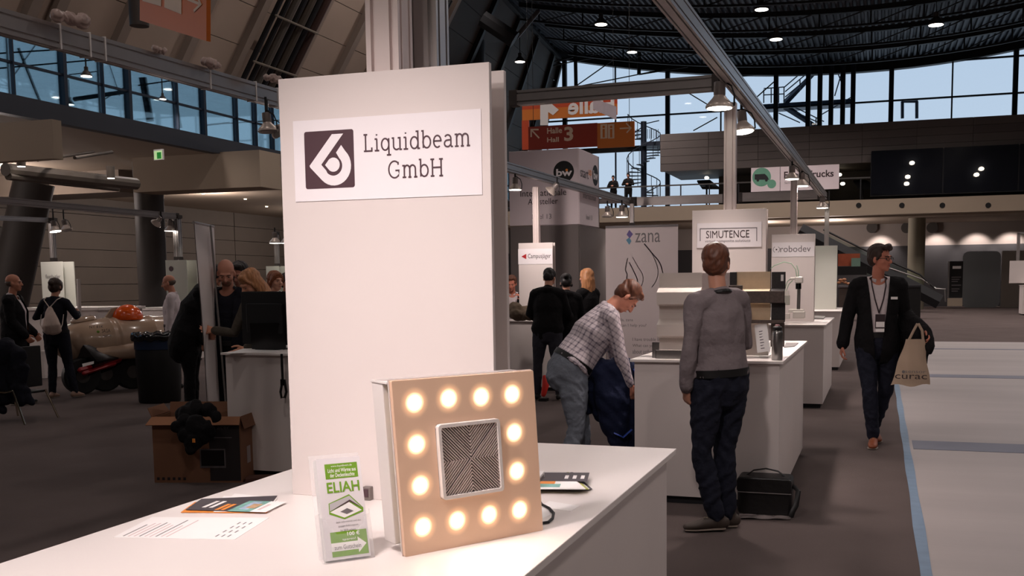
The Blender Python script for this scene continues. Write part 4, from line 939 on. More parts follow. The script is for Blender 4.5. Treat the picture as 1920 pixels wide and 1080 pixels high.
obj('panel', M().prism([oS(262, 38), oS(387, 77), oS(387, -70), oS(262, -90)], -.05, 0, fr), mat('strong orange sign', (222, 116, 40), .45, noise=(.6, .03)), t)
obj('stripe', M().prism([oS(262, -30), oS(387, 0), oS(387, -70), oS(262, -90)], .001, .003, fr), mat('deep orange sign', (210, 90, 34), .45), t)
for c4 in (((268, 2), (303, 12), (303, -20), (268, -30)), ((309, 14), (341, 27), (341, -14), (309, -22))): obj('pictogram', M().prism([oS(*p) for p in c4], .003, .006, fr), sgw, t)
for q in (((352, -2), (376, 8)), ((364, 21), (377, 8), (368, -12))): obj('arrow', ribbon(M(), [oS(*p) for p in q], .03, .006, fr), sgw, t)
# exit sign
t = thing('exit_sign', 'small green and white emergency exit sign under the left gallery', 'sign', W(297, 300, d=27))
fr = frame(W(297, 300, d=27), (.55, -.1, 0), (0, 0, 1)); obj('housing', M().box(-.17, .17, 0, .28, -.05, 0, fr), paper, t)
obj('lit_face', M().box(-.15, .15, .02, .24, .0, .004, fr), mat('lit exit face', (210, 240, 190), .4, emis=((190, 235, 160), .5)), t); obj('pictogram', M().box(-.04, .12, .03, .20, .004, .008, fr), mat('exit green', (40, 150, 60), .5, emis=((40, 160, 60), .25)), t)
# food trucks banner on the gallery
YF = 52.48; t = thing('gallery_banner', 'white Food Trucks banner with a green truck disc on the gallery rail', 'banner', W(1490, 355, Y=YF))
def fy(x, y): return y-(x-1408)*.035        # the row leans slightly with the lens roll
a = W(1408, 360, Y=YF); b = W(1408, 315, Y=YF); c = W(1573, 354, Y=YF)
obj('left_sheet', M().box(a[0], W(1462, 355, Y=YF)[0], YF, YF+.05, a[2], b[2]), clothm, t); obj('right_sheet', M().box(W(1463, 355, Y=YF)[0], c[0], YF, YF+.05, a[2], b[2]), clothm, t)
gtk = mat('green truck disc', (104, 158, 134), .5); disc('disc', 1428, 332, .47, YF, gtk, t); disc('disc', 1447, 345, .22, YF, gtk, t, z=.007)
ppoly('truck', [(1415, 337), (1415, 327), (1434, 326), (1439, 331), (1442, 337)], YF, darkgrey, t, z=.008); disc('wheel', 1421, 338, .07, YF, darkgrey, t, z=.012); disc('wheel', 1437, 338, .07, YF, darkgrey, t, z=.012)
ptext('Food Trucks', 1470, 1563, 322, 335, YF, ink, t, eps=.006, bold=.02); ptext('Samstag bis 22 Uhr', 1471, 1520, 341, 346, YF, greyink, t, eps=.006)
# ================================================================== ceiling lamps
def hall_lamp(px, py, Y, r, label, drop=1.2, group=None, on=True, power=1., pos=None):
    c = Vector(W(px, py, Y=Y)) if pos is None else Vector(pos); fr = Matrix.Translation(c)
    t = thing('high_bay_lamp', label, 'lamp', c, group=group)
    obj('shade', M().lathe([(r, 0), (r*.98, r*.15), (r*.6, r*.75), (r*.36, r*1.0), (r*.36, r*1.6), (r*.2, r*1.7)], 20, fr), mat('dark lamp shade', (70, 66, 64), .5, .2), t, smooth=True)
    obj('lamp_glass', M().lathe([(r*.92, -.01), (r*.92, .01)], 20, fr), hallglass, t)
    drop = max(.2, zr(c.x)-.03-c.z-r*1.6) if c.x > -17 else drop
    obj('suspension', M().cyl(c+Vector((0, 0, r*1.6)), c+Vector((0, 0, r*1.6+drop)), .02, n=5), trussm, t)
    if power: lamp_light('SPOT', 'lamp_light', c-Vector((0, 0, .05)), P_HALL*power, HALLC, size=r*.9, spot=2.5, blend=.8, parent=t)
for a in ((1428, 18, 44, .30, 'high lamp nearest the top edge right of the slanted beam'), (1127, 46, 46, .30, 'high lamp under the roof left of the slanted beam'), (1455, 74, 47, .30, 'second high lamp from the top right of the slanted beam'),
          (1755, 47, 46, .32, 'single high lamp at the far right under the roof'), (1185, 98, 52, .27, 'lower high lamp close to the roof edge above the glass'), (975, 116, 50, .27, 'high lamp in front of the black corner pillar'), (788, 9, 40, .27, 'high lamp beside the grey post at the top edge')):
    hall_lamp(*a, drop=max(.3, .8))
for a in ((162, 143, 20, .135, 'pendant lamp in the left window, largest and leftmost upper one'), (131, 196, 24, .13, 'low pendant lamp near the sill of the left window'), (305, 186, 26, .11, 'pendant lamp in the middle of the left window')):
    hall_lamp(*a, drop=.5, power=.12)
for x, y, pw in ((16, 5, .9), (6, 4, .35), (-4, 3, .28), (5, -6, .75), (-5, -7, .62), (-14, 6, .35), (15, -5, .5), (6, 16, .9), (16, 16, 1.), (-4, 17, .45), (-13, 17, .35), (-4, 28, 1.), (6, 28, 1.3), (16, 28, 1.3), (-13, 28, .8), (-7, 38, .7), (6, 38, 1.5), (15, 42, 2.2)):  # extra unseen high lamps, added for ambient and front fill
    hall_lamp(0, 0, 0, .3, 'added unseen high bay lamp filling the hall with light', drop=.8, power=pw, pos=(x, y, zr(x)-1.6), group='added fill lamps under the roof')
for y in (6, 14, 22, 30, 37):  # invented floodlights, added only to brighten the sloping cladding
    t = thing('added_wall_fill', 'added unseen floodlight under the roof, brightening the sloping left wall', 'lamp', (-13.5, y, 14.3), group='added wall fill lights')
    obj('housing', M().box(-13.7, -13.3, y-.15, y+.15, 14.2, 14.45), black, t, bevel=.01); obj('lamp_glass', M().box(-13.71, -13.7, y-.12, y+.12, 14.22, 14.42), hallglass, t); obj('bracket', M().cyl((-13.5, y, 14.45), (-13.5, y, zr(-13.5)+.1), .03, n=6), trussm, t)
    lamp_light('SPOT', 'lamp_light', (-13.8, y, 14.3), 620., HALLC, aim=(-19.3, y, 11), size=.15, spot=2.0, blend=.8, parent=t)
# downlights below the galleries
dlm = mat('downlight glass', (255, 245, 225), .3, emis=((255, 236, 205), 8.))
for i, (px, py) in enumerate(((130, 374), (220, 382), (253, 369), (381, 364), (373, 396), (460, 374), (500, 388))):
    c = Vector(W(px, py, z=5.88)); tag(obj('downlight', M().cyl(c, c+Vector((0, 0, .03)), .07, n=10), dlm), 'tiny recessed downlight in the left gallery ceiling', 'downlight', 'downlights of the left gallery')
for px, py, d in ((40, 312, 24), (208, 334, 26)):
    c = Vector(W(px, py, d=d)); t = thing('can_light', ['left', 'right'][px > 100]+' hanging cylinder light under the left gallery', 'lamp', c)
    obj('can', M().cyl(c, c+Vector((0, 0, .3)), .10, n=14), mat('can grey', (96, 88, 80), .5), t, smooth=True); obj('lamp_glass', M().cyl(c-Vector((0, 0, .01)), c, .085, n=14), hallglass, t)
for i, (x, y) in enumerate(((-30, 16), (-30, 28), (-30, 40), (-30, 52), (-25, 8))): lamp_light('POINT', 'gallery_light', (x, y, 5.0), P_GALLERY*4.5, WARM, size=.3)
for px in (1652, 1760, 1835, 1900):
    c = W(px, 416, Y=58.9); lamp_light('SPOT', 'wall_washer', (c[0], 58.9, zs0-.5), P_GALLERY*2.6, HALLC, aim=(c[0], 60, 2.8), size=.1, spot=1.5, blend=.6)
for px in (1430, 1560): c = W(px, 416, Y=55); lamp_light('POINT', 'gallery_light', (c[0], 55, zs0-.8), P_GALLERY*2.5, WARM, size=.3)
for i, (px, py) in enumerate(((1158, 334), (1370, 320), (1710, 306), (1702, 332), (1700, 345), (1840, 317), (1831, 328), (1574, 328), (1580, 345))):
    c = Vector(W(px if px > 1300 else 1325, py, Y=53.2 if px > 1600 else 57)); tag(obj('downlight', M().cyl(c, c+Vector((0, .02, .03)), .12, n=10), dlm), 'small bright light seen in the far gallery', 'downlight', 'lights of the far gallery')
c = W(1635, 430, Y=59.8)
for px in (1635, 1700, 1748):
    c = W(px, 427, Y=59.8); tag(obj('wall_disc', M().cyl((c[0], 59.7, c[2]), (c[0], 59.85, c[2]), .3, n=20), walld), 'round dark wall nozzle high on the far right wall', 'wall nozzle', 'wall nozzles')
# ================================================================== stairs
def bar(m, a, b, Y, r=.05): m.cyl(W(*a, Y=Y), W(*b, Y=Y), r, n=6); return m
YO = 61.5; t = thing('outside_stair', 'dark steel escape stair standing outside the far glass wall', 'stairs', W(1480, 235, Y=YO))
bs = mat('blue black steel', (36, 44, 60), .5, .2)
obj('landing', M().box(W(1428, 200, Y=YO)[0], W(1600, 190, Y=YO)[0], YO, YO+1.4, W(1470, 202, Y=YO)[2], W(1470, 193, Y=YO)[2]), bs, t)
for a, b, nm in (((1472, 193), (1535, 128), 'upper_flight'), ((1472, 200), (1545, 248), 'lower_flight')): obj(nm, M().tube([W(*a, Y=YO+.3), W(*b, Y=YO+.3)], (.18, .12), n=4, cap='flat'), bs, t)
m = M()
for q in (((1432, 168), (1432, 193)), ((1446, 166), (1446, 193)), ((1460, 165), (1460, 193)), ((1470, 164), (1470, 193)), ((1432, 166), (1471, 163)), ((1432, 178), (1471, 176)), ((1470, 164), (1512, 128)), ((1472, 172), (1515, 136)), ((1472, 182), (1520, 142)), ((1480, 205), (1540, 232)), ((1480, 196), (1545, 228)), ((1500, 150), (1500, 170)), ((1530, 222), (1530, 245)), ((1568, 130), (1580, 160)), ((1580, 130), (1565, 180)), ((1600, 180), (1540, 215)), ((1460, 212), (1500, 230))): bar(m, *q, YO, .035)
obj('railing', m, bs, t)
for px in (1515, 1537, 1558, 1580, 1599):
    c = W(px, 200, Y=59.2); struct('pillar', M().box(c[0]-.13, c[0]+.13, 59.1, 59.35, zt-.6, zr(c[0])+.3), bs)
o = thing('door_frame', 'small dark door frame on the roof edge behind the far glass', 'door frame', W(1706, 220, Y=61))
for a, b in (((1692, 222), (1692, 190)), ((1719, 222), (1719, 190)), ((1690, 190), (1721, 190))): obj('frame_bar', bar(M(), a, b, 61, .09), bs, o)
# spiral stair
YP = 56.5; cx_ = W(1207, 300, Y=YP)[0]; zb_, zt2 = float(zs1), W(1207, 228, Y=YP)[2]
t = thing('spiral_stair', 'dark spiral staircase with thin balusters left of the grey gallery wall', 'stairs', (cx_, YP, zb_))
obj('central_pole', M().cyl((cx_, YP, zb_), (cx_, YP, zt2), .17, n=12), bs, t)
rail = []
for i in range(26):
    a = -1.2+i*.42; z = zb_+.05+i*(zt2-zb_-.4)/26; rr = .95
    p = [(cx_+.1*math.cos(a-.15), YP+.1*math.sin(a-.15)), (cx_+rr*math.cos(a-.19), YP+rr*math.sin(a-.19)), (cx_+rr*math.cos(a+.19), YP+rr*math.sin(a+.19)), (cx_+.1*math.cos(a+.15), YP+.1*math.sin(a+.15))]
    obj('tread', M().prism(p, z, z+.05), bs, t); q = (cx_+rr*math.cos(a), YP+rr*math.sin(a)); obj('baluster', M().cyl((*q, z), (*q, z+1.0), .018, n=5), bs, t); rail.append((*q, z+1.0))
obj('handrail', M().tube(rail, .03, n=6), bs, t)
m = M()
for px in range(1186, 1238, 4):
    if abs(px-1207) > 5: bar(m, (px, 242), (px, 260), YP+1.2, .018)
bar(m, (1186, 252), (1207, 236), YP+1.2, .03); bar(m, (1210, 232), (1236, 226), YP+1.2, .03)
obj('balusters', m, bs, t, kind='stuff'); a, b = W(1205, 268, Y=YP), W(1238, 274, Y=YP); obj('landing', M().box(a[0], b[0]+.2, YP-.4, YP+1.4, b[2], a[2]), bs, t)
obj('crossbeam', M().cyl(W(1040, 287, Y=58), W(1238, 276, Y=58), .18, n=6), trussm, t)
# escalator-like stair down from the gallery at right
YE = 50.; t = thing('glass_sided_stair', 'dark stair with glass sides descending behind the walking man', 'stairs', W(1700, 575, Y=YE))
a, b = W(1500, 410, Y=YE), W(1762, 562, Y=YE)
obj('stringer', M().tube([a-np.array([0, 0, .55]), b-np.array([0, 0, .1])], [(.14, .34), (.14, .34)], n=4, cap='flat', ref=(0, 1, 0)), trussm, t)
obj('handrail', M().tube([W(1545, 431, Y=YE), W(1632, 474, Y=YE), W(1725, 515, Y=YE), W(1752, 540, Y=YE)], .05, n=6), black, t)
obj('lower_rail', M().tube([W(1660, 500, Y=YE), W(1730, 524, Y=YE), W(1755, 541, Y=YE), W(1772, 542, Y=YE), W(1773, 565, Y=YE)], .04, n=6), steelc, t)
gp = glass('greenish stair glass', (.72, .84, .78), .08)
obj('pane', M().add([tuple(W(*p, Y=YE)) for p in ((1545, 435), (1632, 477), (1632, 520), (1545, 478))], [(0, 1, 2, 3)]), gp, t); obj('pane', M().add([tuple(W(*p, Y=YE)) for p in ((1634, 478), (1725, 518), (1745, 556), (1634, 521))], [(0, 1, 2, 3)]), gp, t)
for i in range(9): q = a+(b-a)*(i+1)/11.; obj('tread', M().box(q[0]-.25, q[0]+.25, YE, YE+1.6, q[2]-.75, q[2]-.69), mat('lit tread edge', (150, 150, 144), .4), t)
# far bits around the walking man
c = W(1790, 574, Y=56); t = thing('info_stele', 'tall black information stele with white text near the far right wall', 'sign', c)
prect('black_face', 1779, 1804, 490, 558, 56, black, t, th=.08); prect('foot_panel', 1776, 1804, 559, 574, 56, creamm, t, th=.1); prect('edge_strip', 1776, 1779, 490, 558, 56, steelc, t, th=.1)
prect('text_line', 1786, 1802, 499, 504, 55.9, paper, t)

for i, y in enumerate((519, 523, 527, 534, 541, 545)): prect('text_line', 1784, 1802-(i % 3)*3, y, y+1.5, 55.9, greyink, t)
c = W(1703, 566, Y=40); t = thing('black_bin', 'black box-shaped bin behind the walking man\'s shoulder', 'bin', c)
rect_at('body', 1700, 1726, 538, 578, 42, .8, black, t, bevel=.03, floor=True); rect_at('lid', 1699, 1727, 535, 539, 42-.03, .86, darkgrey, t)
t = thing('food_counter', 'dark food counter with bread rolls right of the farthest boards', 'counter', W(1580, 575, Y=40)); rect_at('body', 1573, 1600, 539, 578, 40, 1.2, brnm, t, floor=True); rect_at('worktop', 1571, 1602, 535, 539, 39.95, 1.3, greyink, t); rect_at('upper_shelf', 1571, 1625, 500, 516, 41.0, .4, black, t)
t = thing('poster_wall', 'orange red poster screen with a pale green sheet at the back', 'screen', W(1590, 500, Y=44)); rect_at('panel', 1571, 1612, 476, 499, 44, .1, mat('faded orange poster', (168, 84, 56), .6, noise=(2, .25)), t); rect_at('sheet', 1596, 1613, 484, 500, 43.9, .05, mat('pale green sheet', (120, 150, 134), .6), t)
for i, (px, py) in enumerate(((1573, 530), (1579, 528), (1585, 530), (1591, 532), (1576, 525), (1583, 524))):
    c = W(px, py, Y=40.3); tag(obj('bread_roll', M().ball(c, (.085, .07, .05), 10), mat('bread crust', (176, 120, 84), .6, noise=(9, .15)), smooth=True), 'round bread roll heaped on the dark food counter', 'bread', 'bread rolls')
c = W(1897, 580, z=0); cc_ = counter(W(1872, 580, z=0)[0], W(1872, 580, z=0)[0]+3.2, 46, 47.2, 'far white counter at the right picture edge', ztop=W(1880, 535, Y=46)[2])
YQ = 46.4; t = thing('display_tower', 'small white display board on the far right counter', 'display panel', W(1905, 530, Y=YQ)); rect_at('front_board', 1892, 1935, 489, 531, YQ, .03, whiteside, t)
q = W(1909, 489, Y=YQ); obj('post', M().box(q[0]-.06, q[0]+.06, YQ+.05, YQ+.15, q[2]-.1, W(1909, 437, Y=YQ)[2]), alu, t); obj('top_beam', M().box(q[0]-.06, q[0]+2, YQ+.05, YQ+.15, W(1909, 439, Y=YQ)[2], W(1909, 435, Y=YQ)[2]), alu, t)
for i, (px, w_) in enumerate(((1325, 40), (1618, 30))):
    c = W(px, 345, Y=55.5); t = thing('canopy', ['dark sloped canopy on the far gallery left of the banner', 'dark sloped canopy on the far gallery right of the banner'][i], 'canopy', c)
    obj('roof_sheet', M().add([tuple(W(px-18, 338, Y=55.5)), tuple(W(px+6, 337, Y=55.5)), tuple(W(px+25, 352, Y=55)), tuple(W(px-8, 352, Y=55)), tuple(W(px-18, 341, Y=55.4)), tuple(W(px+6, 340, Y=55.4)), tuple(W(px+25, 355, Y=54.9)), tuple(W(px-8, 355, Y=54.9))], [(0, 1, 2, 3), (7, 6, 5, 4), (0, 4, 5, 1), (1, 5, 6, 2), (2, 6, 7, 3), (3, 7, 4, 0)]), black, t); obj('pole', M().cyl(W(px, 350, Y=55.4), (W(px, 350, Y=55.4)[0], 55.4, zs1), .05, n=6), black, t)
# ================================================================== left booth
counter(float(W(413, 662, Y=7.08)[0]), -3.95, 7.08, 9.3, 'grey front counter carrying the monitor and the open laptop')
t = thing('monitor', 'large black monitor seen from behind on the left counter', 'monitor', W(500, 652, d=8.8))
dM = 8.75; u_ = nrm(W(548, 600, d=dM-.25)-W(455, 600, d=dM)); o_ = W(455, 645, d=dM); wM = float(np.linalg.norm(W(548, 645, d=dM-.25)-o_)); fr = frame(o_, (u_[0], u_[1], 0), (0, 0, 1)); hM = W(455, 547, d=dM)[2]-o_[2]
obj('back_shell', M().prism(rrect(0, wM, 0, hM, .008), -.03, 0, fr), black, t, bevel=.004); obj('bulge', M().prism(rrect(.08, wM-.08, .10, hM-.1, .02), 0, .03, fr), black, t, bevel=.006); obj('screen_bezel', M().prism(rrect(-.002, wM+.002, -.002, hM+.002, .008), -.04, -.03, fr), blackg, t)
obj('stand_neck', M().box(wM/2-.03, wM/2+.03, T-o_[2], .1, 0, .012, fr), black, t); obj('stand_foot', M().box(wM/2-.12, wM/2+.12, T-o_[2], T-o_[2]+.012, -.13, .02, fr), black, t)
t = thing('laptop', 'small open laptop seen from behind in front of the monitor', 'laptop', W(505, 655, d=8.4)); p = W(473, 657, z=T); q = W(537, 657, z=T); fr = frame(p+np.array([0, 0, .012]), q-p, (-.05, -.1, 1)); wl_ = float(np.linalg.norm(q-p)); hl_ = .225
obj('lid', M().prism(rrect(0, wl_, 0, hl_, .008), 0, .008, fr), blackg, t); fb = frame(p, q-p, (0, 0, 1)); obj('keyboard_base', M().prism(rrect(0, wl_, -.22, 0, .008), .001, .014, frame(p, q-p, np.cross([0, 0, 1], q-p)*-1)), mat('laptop grey', (110, 104, 104), .35, .4), t)
sheet('paper_stack', 'flat sheets of paper in front of the laptop', 'paper', [(425, 663), (520, 660), (530, 656), (460, 653)], paper, th=.003)
sheet('notebook', 'white booklet at the right of the laptop on the left counter', 'booklet', [(536, 653), (548, 655), (548, 650), (538, 647)], paper, th=.012)
lx = W(527, 665, Y=7.06); t = thing('lanyard_strap', 'black strap hanging down over the front of the left counter', 'strap', W(531, 740, Y=7.04))
obj('band', M().tube([W(528, 664, Y=7.05), W(529, 690, Y=7.05), W(530, 712, Y=7.05), W(526, 735, Y=7.05), W(528, 746, Y=7.05), W(534, 745, Y=7.05), W(537, 735, Y=7.05), W(533, 712, Y=7.05)], [(.012, .003)]*8, n=8, ref=(1, 0, 0)), black, t); obj('clip', M().box(lx[0]+.0, lx[0]+.025, 7.035, 7.05, lx[2]-.25, lx[2]-.2), blackg, t)
# leaning white banner held by the bald man
t = thing('leaning_banner', 'white roll-up banner tilted and held by the people at the left counter', 'banner', W(410, 850, d=9.5))
A0, A1, A2, A3 = W(363, 417, d=9.1), W(400, 425, d=9.9), W(419, 836, d=9.9), W(395, 862, d=9.1)
n = 10; m = M()
V = []
for j in range(n+1):
    for i in range(5):
        s, v = i/4, j/n; p = A0*(1-s)*(1-v)+A1*s*(1-v)+A2*s*v+A3*(1-s)*v; p = p+np.array([.012*math.sin(s*9+v*4)*math.sin(v*3.1), 0, 0]); V.append(p)
th_ = np.array([.006, .002, 0]); N = len(V)
f = [(j*5+i, j*5+i+1, (j+1)*5+i+1, (j+1)*5+i) for j in range(n) for i in range(4)]
m.add(V+[p+th_ for p in V], f+[tuple(N+q for q in reversed(a)) for a in f]); obj('print_sheet', m, whiteside, t, smooth=True)
obj('top_rail', M().cyl(A0, A1, .014, n=8), mat('silver rail', (190, 184, 182), .3, .5), t); obj('support_pole', M().cyl(A0*.3+A1*.7+np.array([.03, 0, 0]), A3*.3+A2*.7+np.array([.10, .02, 0]), .010, n=8), steelc, t); obj('base_cassette', M().tube([A3-np.array([0, 0, A3[2]-.04]), A2-np.array([0, 0, A2[2]-.04])], .05, n=10), alu, t)
# cardboard box with jacket
cbm = mat('brown cardboard', (122, 84, 62), .8, noise=(3, .06)); cbd = mat('dark cardboard print', (40, 34, 36), .6)
b0, b1 = W(290, 905, z=0), W(455, 905, z=0); u_ = nrm(b1-b0); wB = float(np.linalg.norm(b1-b0)); fr = frame(b0, u_, np.cross([0, 0, 1], u_)); hB_ = W(290, 778, d=(b0@HD))[2]
t = thing('cardboard_box', 'open brown cardboard box for a monitor on the dark carpet', 'box', (b0+b1)/2)
th = .012; dp = .34
for nm, (a_, b_, c_, d_) in dict(front_wall=(0, wB, 0, th), rear_wall=(0, wB, dp-th, dp), left_wall=(0, th, th, dp-th), right_wall=(wB-th, wB, th, dp-th)).items(): obj(nm, M().box(a_, b_, c_, d_, 0, hB_-.02, fr), cbm, t)
obj('bottom', M().box(th, wB-th, th, dp-th, 0, .01, fr), cbm, t)
fl_ = M().add([(0, 0, hB_-.02), (wB, 0, hB_-.02), (wB+.01, -.05, hB_-.08), (-.03, -.05, hB_-.08), (0, .004, hB_-.015), (wB, .004, hB_-.015), (wB+.01, -.055, hB_-.075), (-.03, -.055, hB_-.075)], [(0, 1, 2, 3), (7, 6, 5, 4), (3, 2, 6, 7), (0, 3, 7, 4), (1, 5, 6, 2), (0, 4, 5, 1)], fr)
obj('front_flap', fl_, mat('lighter cardboard flap', (156, 108, 78), .8, noise=(3, .06)), t)
for nm, q in (('side_flap', [(wB, 0, hB_-.02), (wB, dp, hB_-.02), (wB+.03, dp, hB_-.12), (wB+.03, 0, hB_-.12)]), ('side_flap', [(0, 0, hB_-.02), (0, dp, hB_-.02), (-.05, dp, hB_+.05), (-.03, 0, hB_+.05)]), ('rear_flap', [(0, dp, hB_-.02), (wB, dp, hB_-.02), (wB, dp+.02, hB_+.06), (0, dp+.02, hB_+.06)])):
    obj(nm, M().add(q+[(x+.004, y, z+.006) for x, y, z in q], [(0, 1, 2, 3), (7, 6, 5, 4), (0, 4, 5, 1), (1, 5, 6, 2), (2, 6, 7, 3), (3, 7, 4, 0)], fr), cbm, t)
FB = fr@frame((0, -.002, 0), (1, 0, 0), (0, 0, 1))
def bxr(name, x0, x1, y0, y1, m, z=0): return obj(name, M().prism([(x0*wB, y0*hB_), (x1*wB, y0*hB_), (x1*wB, y1*hB_), (x0*wB, y1*hB_)], z, z+.001, FB), m, t)
bxr('dark_print', .64, .985, .03, .86, cbd); bxr('picture_frame', .53, .82, .22, .50, mat('print grey', (96, 90, 92), .5), .0012); bxr('picture_screen', .545, .805, .25, .48, blackg, .0024)
text('lettering', '28.0"', .02*wB, .18*wB, .84*hB_, .90*hB_, FB, cbd, t); text('lettering', 'acer', .74*wB, .88*wB, .79*hB_, .83*hB_, FB, greyink, t, ext=.003); bxr('text_line', .70, .90, .66, .67, greyink, .0014)
for i in range(6): bxr('printed_symbol', .03+.06*i, .06+.06*i, .04, .08, cbd)
sR = fr@frame((wB+.001, 0, 0), (0, 1, 0), (0, 0, 1)); obj('side_label', M().prism([(.12, .25*hB_), (.2, .25*hB_), (.2, .5*hB_), (.12, .5*hB_)], 0, .001, sR), mat('pale label', (150, 140, 138), .6), t)
# flat cardboard piece further right
sheet('cardboard_piece', 'flat brown cardboard piece on the floor beside the open box', 'cardboard', [(460, 905), (520, 900), (515, 896), (462, 897)], mat('flat cardboard', (80, 50, 42), .8), z=.002, th=.03)
# bin
c = W(277, 757, z=0)+np.array([0, .25, 0]); mt = Matrix.Translation(Vector((c[0], c[1], 0)))
t = thing('waste_barrel', 'black waste barrel with a bag rim between the beige vehicle and the suited man', 'bin', (c[0], c[1], 0)); zB = W(277, 628, d=float(c@HD))[2]
obj('barrel', M().lathe([(.265, 0), (.275, .02), (.29, zB*.5), (.295, zB-.02), (.28, zB-.0), (.27, zB-.03), (.26, .05)], 32, mt), black, t, smooth=True)
obj('blue_band', M().lathe([(.300, zB-.19), (.302, zB-.19), (.303, zB-.06), (.300, zB-.06)], 32, mt), mat('dull blue bag band', (30, 44, 70), .35), t, smooth=True)
m = M(); rnd = random.Random(3); K = 44; V = []
for r_, z in ((.300, zB-.07), (.325, zB-.06), (.335, zB-.02), (.32, zB+.02), (.28, zB+.035), (.24, zB+.01), (.22, zB-.05)):
    for j in range(K): a = 2*PI*j/K; q = 1+.05*math.sin(j*2.1+z*40)+.03*rnd.random(); V.append((c[0]+r_*q*math.cos(a), c[1]+r_*q*math.sin(a), z+.015*math.sin(j*1.7)))
m.add(V, [(i*K+j, i*K+(j+1) % K, (i+1)*K+(j+1) % K, (i+1)*K+j) for i in range(6) for j in range(K)]); obj('bag_rim', m, mat('shiny bin liner', (16, 16, 18), .15, spec=.8), t, smooth='all')
# ================================================================== beige vehicle
dV = 14.6; a_, b_ = W(150, 652, d=15.2), W(345, 622, d=16.4); ax = nrm(b_-a_); ax = nrm([ax[0], ax[1], .02])
t = thing('beige_submersible', 'beige torpedo-shaped craft with orange dome on a red wheeled trailer', 'submersible', W(220, 715, d=15)); bg_ = mat('glossy beige shell', (176, 150, 128), .22, noise=(2, .05), spec=.6, coat=.4)
c = (a_+b_)/2; Lh = float(np.linalg.norm(b_-a_))/2; fr = frame(c, np.cross([0, 0, 1.], ax), np.cross(ax, np.cross([0, 0, 1.], ax))); 
if fr.to_3x3().col[2].dot(Vector(ax)) < 0: fr = frame(c, -np.cross([0, 0, 1.], ax), np.cross(ax, np.cross([0, 0, 1.], ax)))
r0 = .36
prof = [(.03, -Lh-.38), (.14, -Lh-.34), (.25, -Lh-.22), (.32, -Lh-.05), (r0, -Lh+.2), (r0, -Lh+.38), (r0+.012, -Lh+.40), (r0+.012, -Lh+.43), (r0, -Lh+.45), (r0, -.35), (r0+.012, -.33), (r0+.012, -.30), (r0, -.28), (r0, .2), (r0+.012, .22), (r0+.012, .25), (r0, .27), (r0-.02, Lh*.7), (r0-.08, Lh), (.16, Lh+.3), (.05, Lh+.45)]
obj('hull', M().lathe(prof, 36, fr), bg_, t, smooth=True)
for k in (-1, 1): obj('ballast_pod', M().tube([fr@Vector((k*.30, -.16, -Lh+.1)), fr@Vector((k*.34, -.15, 0)), fr@Vector((k*.30, -.14, Lh*.6))], [.10, .13, .09], n=14), bg_, t, smooth=True)
obj('bow_fairing', M().tube([fr@Vector((0, .33, -Lh-.05)), fr@Vector((0, .36, -Lh+.2))], [(.10, .05), (.12, .06)], n=12), bg_, t, smooth=True)
obj('fin', M().add([fr@Vector(p) for p in ((.02, .34, -.45), (.02, .34, -.1), (.02, .52, -.22), (.02, .50, -.32), (-.02, .34, -.45), (-.02, .34, -.1), (-.02, .52, -.22), (-.02, .50, -.32))], [(0, 1, 2, 3), (7, 6, 5, 4), (0, 4, 5, 1), (1, 5, 6, 2), (2, 6, 7, 3), (3, 7, 4, 0)]), bg_, t)
q = W(240, 597, d=15.7); orm2 = mat('glossy orange dome', (235, 92, 22), .18, spec=.7, coat=.5, noise=(4, .05)); R3 = Matrix(((ax[0], -ax[1], 0), (ax[1], ax[0], 0), (0, 0, 1)))
V = M().ball(q, (.235, .17, .22), 24, rot=R3); V.v = [Vector((p.x, p.y, max(p.z, q[2]-.02))) for p in V.v]; obj('dome', V, orm2, t, smooth=True)
FS = frame(W(188, 640, d=14.85), ax, (0, 0, 1)); print('sub side', FS)
def onhull(s, px0, px1, yt, yb, m):
    P0_ = W(px0, yb, d=14.82); P1_ = W(px1, yb-(px1-px0)*.06, d=14.9); P2_ = W(px0, yt, d=14.82); f_ = frame(P0_, P1_-P0_, P2_-P0_); return text('lettering', s, 0, float(np.linalg.norm(P1_-P0_)), 0, float(np.linalg.norm(P2_-P0_)), f_, m, t)
obj('green_mark', M().ball(W(184, 622, d=14.86), (.03, .01, .02), 8), green, t); onhull('SAGA', 191, 207, 617, 624, ink, ); onhull('marine', 193, 209, 627, 632, ink); onhull('NT 81K', 168, 194, 611, 616, greyink)
obj('frame_rail', M().tube([W(150, 694, d=14.7), W(223, 674, d=15.3)], (.04, .05), n=4), mat('red trailer paint', (150, 24, 30), .4), t); obj('frame_rail', M().tube([W(157, 700, d=14.7), W(215, 682, d=15.2)], (.03, .03), n=4), mat('red trailer paint', (150, 24, 30)), t)
P_ = [W(154, 682, d=14.6), W(176, 677, d=14.75), W(176, 682, d=14.75), W(155, 688, d=14.6)]; obj('number_plate', M().add(P_, [(0, 1, 2, 3)]), paper, t)
for px, py, d, r_ in ((195, 688, 15.3, .27), (152, 695, 14.9, .27), (246, 690, 15.6, .27), (290, 690, 16.2, .27)):
    c = W(px, py, d=d); c[2] = r_; sd = nrm(np.cross([0, 0, 1.], ax)); w_h = obj('wheel', M().tube([c-sd*.07, c+sd*.07], r_, n=28, cap='flat'), black, t, smooth=True, bevel=.02); obj('hub', M().tube([c-sd*.075, c+sd*.075], .10, n=16, cap='flat'), mat('grey hub', (80, 76, 74), .4, .4), w_h)
obj('trailer_bed', M().tube([W(160, 678, d=14.9), W(300, 655, d=16.2)], (.25, .05), n=4, cap='flat', ref=np.cross([0, 0, 1.], ax)), blackg, t)
